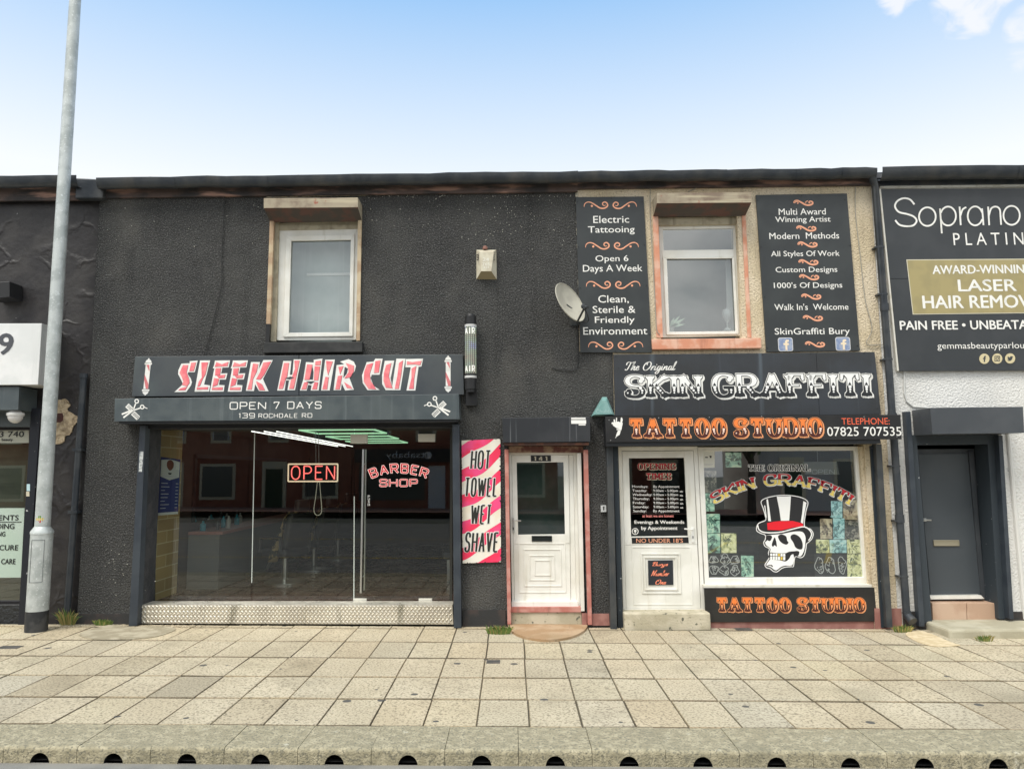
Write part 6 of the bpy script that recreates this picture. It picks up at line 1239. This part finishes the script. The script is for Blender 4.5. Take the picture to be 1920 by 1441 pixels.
br = n.new('ShaderNodeTexBrick'); l.new(cb_.outputs[0], br.inputs[0]); br.inputs['Scale'].default_value = 1; br.inputs['Brick Width'].default_value = .6; br.inputs['Row Height'].default_value = .17; br.inputs['Mortar Size'].default_value = .008; br.inputs['Color1'].default_value = (.62, .46, .23, 1); br.inputs['Color2'].default_value = (.50, .37, .20, 1); br.inputs['Mortar'].default_value = (.80, .70, .44, 1); l.new(br.outputs[0], n['Principled BSDF'].inputs['Base Color'])
room('stone_clad_wall', mt, ((rx0 - .09, .40, zf), (rx0 + .012, 1.30, zc)))
# price list
pl_ = thing('price_list', 'blue and white price list hanging inside the left of the barber window', 'poster', P(318, 965, .45))
b = MB(); yq = .47; qp = [(301.5, 856), (338.5, 861), (333.5, 963), (295.5, 966)]; b.px(qp, yq, .004, 0); mq = lambda s, t: tuple(bil(qp, s, t))
b.px([mq(*p) for p in ((.03, .05), (.5, .02), (.97, .05), (.97, .33), (.5, .39), (.03, .33))], yq - .001, .001, 1); b.px([mq(*p) for p in ((0, .955), (1, .955), (1, 1), (0, 1))], yq - .001, .001, 1)
b.px(cr([mq(*p) for p in ((.34, .07), (.5, .03), (.66, .07), (.66, .16), (.5, .22), (.34, .16))], 3, True), yq - .002, .001, 2); b.px([mq(*p) for p in ((.4, .26), (.6, .26), (.55, .29), (.45, .29))], yq - .002, .001, 3); b.px([mq(*p) for p in ((.15, .315), (.85, .315), (.85, .325), (.15, .325))], yq - .002, .001, 4)
for i in range(8):
    t = .44 + i * .062; b.px([mq(*p) for p in ((.1, t), (.42 + .12 * math.sin(i * 2.3), t), (.42 + .12 * math.sin(i * 2.3), t + .012), (.1, t + .012))], yq - .001, .0006, 4); b.px([mq(*p) for p in ((.82, t), (.95, t), (.95, t + .012), (.82, t + .012))], yq - .001, .0006, 4)
b.build('sheet', [M('poster_blue', (.03, .04, .16), .5), M('poster_white', (.55, .56, .55), .6), M('poster_brown', (.16, .05, .03), .6), m_blk, M('poster_text', (.42, .44, .5), .6)], pl_)
# OPEN neon on a cable
ne = thing('neon_sign', 'red OPEN neon sign in a cream frame behind the barber shop glass', 'neon sign', P(587, 902, .5))
yn = .50; b = MB(); q = Q(540.5, 869.5, 633, 902); 
for i in range(4): b.tube([P(*q[i], yn), P(*q[(i + 1) % 4], yn)], .010, 8)
b.build('frame', M('neon_frame', (.75, .68, .55), .4, emit=((1, .75, .5), .35)), ne)
b = MB(); st = dict(thick=.05, thin=.05, rad=.38, space=.22); qn = Q(545.5, 873.5, 628.5, 898); mf = boxmap(qn); ws, pos, tot = layout('OPEN', st, asp(qn))
for ch, x0 in pos:
    for path in glyph(ch, st, ws)[1]: b.tube([P(*mf(((p.x + x0) / tot, p.y)), yn - .012) for p in path], .0075, 7)
b.build('red_tube', M('neon_red', (.9, .2, .15), .3, emit=((1.0, .14, .13), 1.0)), ne)
b = MB(); b.tube([P(592, 808, yn), P(592.5, 870, yn)], .004, 5); b.tube([P(597.5, 808, yn), P(598, 870, yn)], .004, 5); b.build('hanger', m_steel, ne)
b = MB(); b.tube(cr([P(595, 902, yn), P(592, 930, yn), P(588.5, 955, yn), P(592, 964, yn), P(598, 965, yn), P(603, 958, yn), P(602, 935, yn), P(599, 902, yn)], 6), .006, 6); b.build('flex', M('cream_flex', (.62, .58, .48), .5), ne)
# BARBER SHOP arc light behind the door glass
ba = thing('neon_sign', 'red BARBER SHOP lettering with white outlines inside the glass door', 'neon sign', P(748, 915, .42))
b = MB(); BS = dict(thick=.085, thin=.075, rad=.2, space=.26)
LY = [(.05, (0, 0), None, 0, ''), (.0, (0, 0), None, 1, ''), (-.04, (0, 0), None, 2, '')]
letters(b, 'BARBER', arcmap(692, 804, 15.5, 748, 877.5, 140), 6.9, BS, LY, .41); q = Q(711.5, 898.5, 783, 911); letters(b, 'SHOP', boxmap(q), asp(q), BS, LY, .41)
b.build('lit_letters', [M('lit_outline', (.8, .7, .68), .4, emit=((1, .72, .68), .62)), M('lit_red', (.6, .02, .03), .4, emit=((1, .06, .08), .6)), M('lit_core', (.3, .02, .03), .4, emit=((.5, .03, .04), .35))], ba)
# ceiling tubes
m_tube = M('lit_tube', (.9, .9, .85), .4, emit=((1, .98, .93), 1.5)); m_tubeg = M('lit_tube_green', (.6, .9, .7), .4, emit=((.55, 1.0, .62), .42))
k = 0
first = None
for xi, x in enumerate((-3.88, -3.71, -3.54)):
    for yi in range(5):
        y = 1.05 + yi * 1.45 + xi * .05; x = (-3.88, -3.71, -3.54)[xi] - .05 * yi * 1.45
        if first is None:
            first = thing('ceiling_tube', 'lit', 'ceiling light', (x, y, zc - .02), 'white tube lights on the barber shop ceiling'); b = MB(); b.box((x - .0045, y, zc - .042), (x + .0045, y + 1.43, zc - .030)); b.build('tube', m_tube, first); b = MB(); b.box((x - .02, y - .02, zc - .025), (x + .02, y + 1.44, zc)); b.build('batten', M('batten_grey', (.06, .06, .06), .6), first); first['label'] = 'thin white tube light on the dark barber shop ceiling'; first.rotation_euler = (0, 0, .05)
        else: copy_tree(first, (x, y, zc - .02))
gp = None
for yi in range(3):
    y = .75 + yi * 2.1; loc = (-2.55 - .12 * yi, y, zc - .02)
    if gp is None:
        gp = thing('light_panel', 'square ceiling light frame glowing greenish white in the barber shop', 'ceiling light', loc, 'greenish light frames on the barber shop ceiling'); x, y, z = loc; b = MB()
        for a in ((-.55, 0, .55, .03), (-.55, 1.1, .55, 1.13), (-.55, .03, -.53, 1.1), (.53, .03, .55, 1.1)): b.box((x + a[0], y + a[1], zc - .05), (x + a[2], y + a[3], zc - .03))
        b.build('tube', m_tubeg, gp); b = MB(); b.box((x - .56, y - .01, zc - .028), (x + .56, y + 1.15, zc - .005)); b.build('tray', M('tray_green', (.035, .10, .06), .6), gp)
    else: copy_tree(gp, loc)
# counter along the left wall, mirror, bottles, chairs
ct = thing('counter', 'long dark barber counter along the left wall', 'counter', (rx0 + .3, 3.5, zf))
b = MB(); b.box((rx0 + .02, 1.6, zf + .82), (rx0 + .55, 6.8, zf + .87)); b.build('worktop', M('reddish_top', (.40, .20, .17), .3), ct, bevel=.006)
b = MB(); b.box((rx0 + .02, 1.62, zf), (rx0 + .5, 6.78, zf + .82)); b.build('cabinet', M('grey_cabinet', (.19, .19, .185), .6), ct)
mr_ = thing('wall_mirror', 'row of mirrors on the wall above the barber counter', 'mirror', (rx0, 3.5, zf + 1.1)); b = MB(); b.box((rx0 + .002, 1.8, zf + 1.0), (rx0 + .02, 6.6, zf + 2.0)); b.build('mirror_glass', M('mirror', (.75, .75, .75), .04, metal=1), mr_)
b = MB(); b.frame([(0, 0)] * 4, [(0, 0)] * 4, 0) if False else None
for a in ((1.74, 1.0, 1.8, 2.06), (6.6, 1.0, 6.66, 2.06), (1.74, 2.0, 6.66, 2.06)): b.box((rx0 + .002, a[0], zf + a[1]), (rx0 + .04, a[2], zf + a[3]))
b.build('mirror_frame', m_blk, mr_)
rg = random.Random(8); cols = [M('bottle_teal', (.05, .32, .42), .3), M('bottle_dark', (.05, .05, .05), .3), M('bottle_pale', (.45, .45, .42), .3)]
for i in range(9):
    b = MB(); c = Vector((rx0 + .12 + rg.random() * .3, 1.75 + i * .22, zf + .87)); r = rg.uniform(.03, .045); h = rg.uniform(.14, .24); b.lathe(c, [(r, 0), (r, h * .65), (r * .4, h * .8), (r * .4, h), (.001, h)], 12)
    tag(b.build('bottle', cols[i % 3], smooth=True), 'small %s bottle on the barber counter' % ('teal', 'dark', 'pale')[i % 3], 'bottle', 'bottles on the barber counter')
def barber_chair(loc, rz):
    t = thing('barber_chair', 'black barber chair with chrome base seen through the shop window', 'barber chair', loc, 'barber chairs inside the shop'); o = Vector(loc); lea = M('black_leather', (.045, .045, .046), .32, spec=.7); 
    b = MB(); b.lathe(o, [(.32, 0), (.32, .03), (.1, .06), (.05, .08), (.05, .4), (.09, .42)], 24); b.build('pedestal', m_chrome, t, smooth=True)
    b = MB(); b.box((o.x - .27, o.y - .27, o.z + .43), (o.x + .27, o.y + .27, o.z + .57)); b.build('seat', lea, t, bevel=.04)
    b = MB(); b.prism([(o.x - .26, o.y - .25, o.z + .55), (o.x - .12, o.y - .25, o.z + .55), (o.x - .28, o.y - .25, o.z + 1.12), (o.x - .40, o.y - .25, o.z + 1.12)], (0, .5, 0)); b.build('backrest', lea, t, bevel=.04)
    b = MB(); b.prism([(o.x - .40, o.y - .13, o.z + 1.15), (o.x - .29, o.y - .13, o.z + 1.15), (o.x - .31, o.y - .13, o.z + 1.33), (o.x - .42, o.y - .13, o.z + 1.33)], (0, .26, 0)); b.build('headrest', lea, t, bevel=.03)
    for s in (-1, 1): b = MB(); b.tube([o + Vector((-.22, s * .30, .5)), o + Vector((-.22, s * .31, .74)), o + Vector((.22, s * .31, .74)), o + Vector((.26, s * .30, .5))], .03, 8); b.build('armrest', lea, t)
    b = MB(); b.tube([o + Vector((.24, 0, .45)), o + Vector((.42, 0, .2)), o + Vector((.60, 0, .14))], .025, 8); b.box((o.x + .45, o.y - .2, o.z + .1), (o.x + .7, o.y + .2, o.z + .14)); b.build('footrest', m_chrome, t)
    b = MB(); rg = random.Random(6); cols_ = 9; rows_ = 8; vs = []
    for i in range(rows_):
        for j in range(cols_):
            a_ = (j / (cols_ - 1) - .5) * 2; z_ = o.z + 1.14 - i * .105; vs.append((o.x - .24 + i * .028 + .05 * math.sin(j * 2.1 + i * .5) + (0 if i else -.06), o.y + a_ * (.27 + i * .012), z_ + rg.uniform(-.01, .01) - (abs(a_) * .05 if i == rows_ - 1 else 0)))
    b.add(vs, [[i * cols_ + j, i * cols_ + j + 1, (i + 1) * cols_ + j + 1, (i + 1) * cols_ + j] for i in range(rows_ - 1) for j in range(cols_ - 1)]); c_ = b.build('cape', M('camouflage_cape', (.40, .30, .15), .8, col2=(.05, .05, .035), vs=11, vlo=.46, vhi=.54), t, smooth=True)
    md = c_.modifiers.new('cloth', 'SOLIDIFY'); md.thickness = .008
    t.rotation_euler = (0, 0, rz); return t
ch = barber_chair((rx0 + 1.35, 2.2, zf), 2.6); copy_tree(ch, (rx0 + 1.4, 3.8, zf), rotz=2.8); copy_tree(ch, (rx0 + 1.45, 5.5, zf), rotz=2.5)
ws_ = thing('waiting_bench', 'dark waiting bench along the right wall of the barber shop', 'bench', (rx1 - .35, 4, zf)); b = MB(); b.box((rx1 - .62, 2.4, zf + .32), (rx1 - .06, 5.4, zf + .45)); b.build('seat', M('black_leather'), ws_, bevel=.03); b = MB(); b.box((rx1 - .16, 2.4, zf + .47), (rx1 - .05, 5.4, zf + .95)); b.build('backrest', M('black_leather'), ws_, bevel=.03)
b = MB()
for yy in (2.5, 5.3):
    for xx in (rx1 - .56, rx1 - .16): b = MB(); b.box((xx, yy - .03, zf), (xx + .06, yy + .03, zf + .32)); b.build('leg', m_chrome, ws_)

# ================================================================== the far side of the street (seen only in the glass)
m_brick = M('far_red_brick', (.32, .10, .06), .85, col2=(.40, .15, .09), vs=2); m_sur = M('far_stone', (.8, .72, .5), .8); m_fw = M('far_white', (.8, .8, .78), .6); m_fg = M('far_dark_glass', (.10, .115, .10), .1, spec=.8); m_fp = M('far_white_wall', (.55, .53, .48), .85)
YF = -30.0
b = MB(); b.add([(x, y, .0) for x, y in ((-45, -31), (45, -31), (45, -26), (-45, -26))], [[0, 1, 2, 3]]); o = b.build('far_pavement', M('far_paving', (.36, .20, .15), .9), origin=(0, 0, 0)); shear(o); struct(o)
def far_house(x0, x1, mat, lab, shop=None):
    t = thing('terraced_house', lab, 'building', ((x0 + x1) / 2, YF, gz((x0 + x1) / 2)), 'houses across the street'); h = 6.2
    b = MB(); b.box((x0 + .02, YF - 7, -.4), (x1 - .02, YF, h)); b.build('wall', mat, t)
    b = MB(); b.prism([(x0, YF + .3, h), (x0, YF - 3.5, h + 2.4), (x0, YF - 7.3, h)], (x1 - x0, 0, 0)); b.build('roof', m_roof, t)
    w_ = (x1 - x0)
    for fx in (.28, .72):
        xc = x0 + w_ * fx; wi = MB(); wi.box((xc - .55, YF + .0, 3.6), (xc + .55, YF + .05, 5.2)); wi = wi.build('window', m_sur, t); b = MB(); b.box((xc - .43, YF + .051, 3.75), (xc + .43, YF + .07, 5.05)); b.build('pane', m_fg, wi); b = MB()
        for a in ((-.43, 4.38, .43, 4.44), (-.43, 3.75, -.37, 5.05), (.37, 3.75, .43, 5.05)): b.box((xc + a[0], YF + .071, a[1]), (xc + a[2], YF + .085, a[3]))
        b.build('sash', m_fw, wi)
    if shop:
        b = MB(); b.box((x0 + .2, YF, 2.5), (x1 - .2, YF + .25, 3.2)); b.build('shop_sign', M('far_sign', (.03, .03, .032), .6), t)
        vs_, fs_ = text_poly(shop, .01); b = MB(); xc = (x0 + x1) / 2; b.add([(xc + .2 - (v[0] - .5) * 2.2, YF + .26, 2.62 + v[1] * .45) for v in vs_], fs_); b.add([(xc + 1.35 + .2 * math.cos(a), YF + .26, 2.86 + .2 * math.sin(a)) for a in [i * .5236 for i in range(12)]], [list(range(12))]); b.build('sign_lettering', M('far_letters', (.85, .85, .82), .5), t)
        b = MB(); b.box((x0 + .4, YF, .5), (x1 - 1.6, YF + .05, 2.4)); b.build('shop_window', m_fg, t); b = MB(); b.box((x1 - 1.4, YF, 0), (x1 - .5, YF + .05, 2.3)); b.build('door', m_fw, t)
    else:
        xc = x0 + w_ * .7; wi = MB(); wi.box((xc - .95, YF, .6), (xc + .95, YF + .06, 2.5)); wi = wi.build('window', m_sur, t); b = MB(); b.box((xc - .8, YF + .061, .75), (xc + .8, YF + .08, 2.35)); b.build('pane', m_fg, wi)
        xc = x0 + w_ * .25; d_ = MB(); d_.box((xc - .65, YF, -.3), (xc + .65, YF + .06, 2.6)); d_ = d_.build('door_surround', m_sur, t); b = MB(); b.box((xc - .45, YF + .061, -.3), (xc + .45, YF + .09, 2.2)); b.build('door', M('far_door', (.03, .06, .03), .5), d_)
for i, x in enumerate((-30.6, -25.1, -19.6, -14.1)): far_house(x, x + 5.5, m_brick, 'red brick terraced house with stone window surrounds across the street')
far_house(-8.6, -3.1, m_brick, 'red brick corner shop with a dark sign across the street', 'itsababy')
far_house(-3.1, 2.4, m_brick, 'red brick house next to the corner shop with the dark sign across the street'); far_house(4.2, 10, m_brick, 'red brick house standing alone between a gap and a tree across the street'); far_house(13, 20, m_fp, 'white rendered shop across the street', ' PARTS ' if False else None)
m_leaf = M('far_leaf', (.10, .16, .05), .8, col2=(.16, .22, .08), vs=2)
for x, s in ((8.2, 3), (11.6, 4), (21.5, 7)):
    t = thing('street_tree', 'leafy street tree across the road', 'tree', (x, YF + 3, 0), 'trees across the street'); b = MB(); b.tube([(x, YF + 3, -.3), (x + .1, YF + 3, 2.2), (x - .1, YF + 3, 4)], [.22, .16, .08], 8)
    for a in range(5): b.tube([(x, YF + 3, 2.4), (x + math.cos(a * 1.3) * 1.2, YF + 3 + math.sin(a * 1.3) * 1.2, 4.2)], [.09, .03], 6)
    b.build('trunk', M('far_bark', (.07, .055, .04), .9), t); rg = random.Random(s); b = MB()
    for _ in range(900):
        v = Vector((rg.gauss(0, 1), rg.gauss(0, 1), rg.gauss(0, .8))); v = v.normalized() * (rg.random() ** .4) * 2.1; c = Vector((x, YF + 3, 4.6)) + v; a = Vector((rg.gauss(0, 1), rg.gauss(0, 1), rg.gauss(0, 1))).normalized() * .16; e_ = a.orthogonal().normalized() * .1; b.add([c - a, c - e_, c + a, c + e_], [[0, 1, 2, 3]])
    b.build('crown', m_leaf, t)
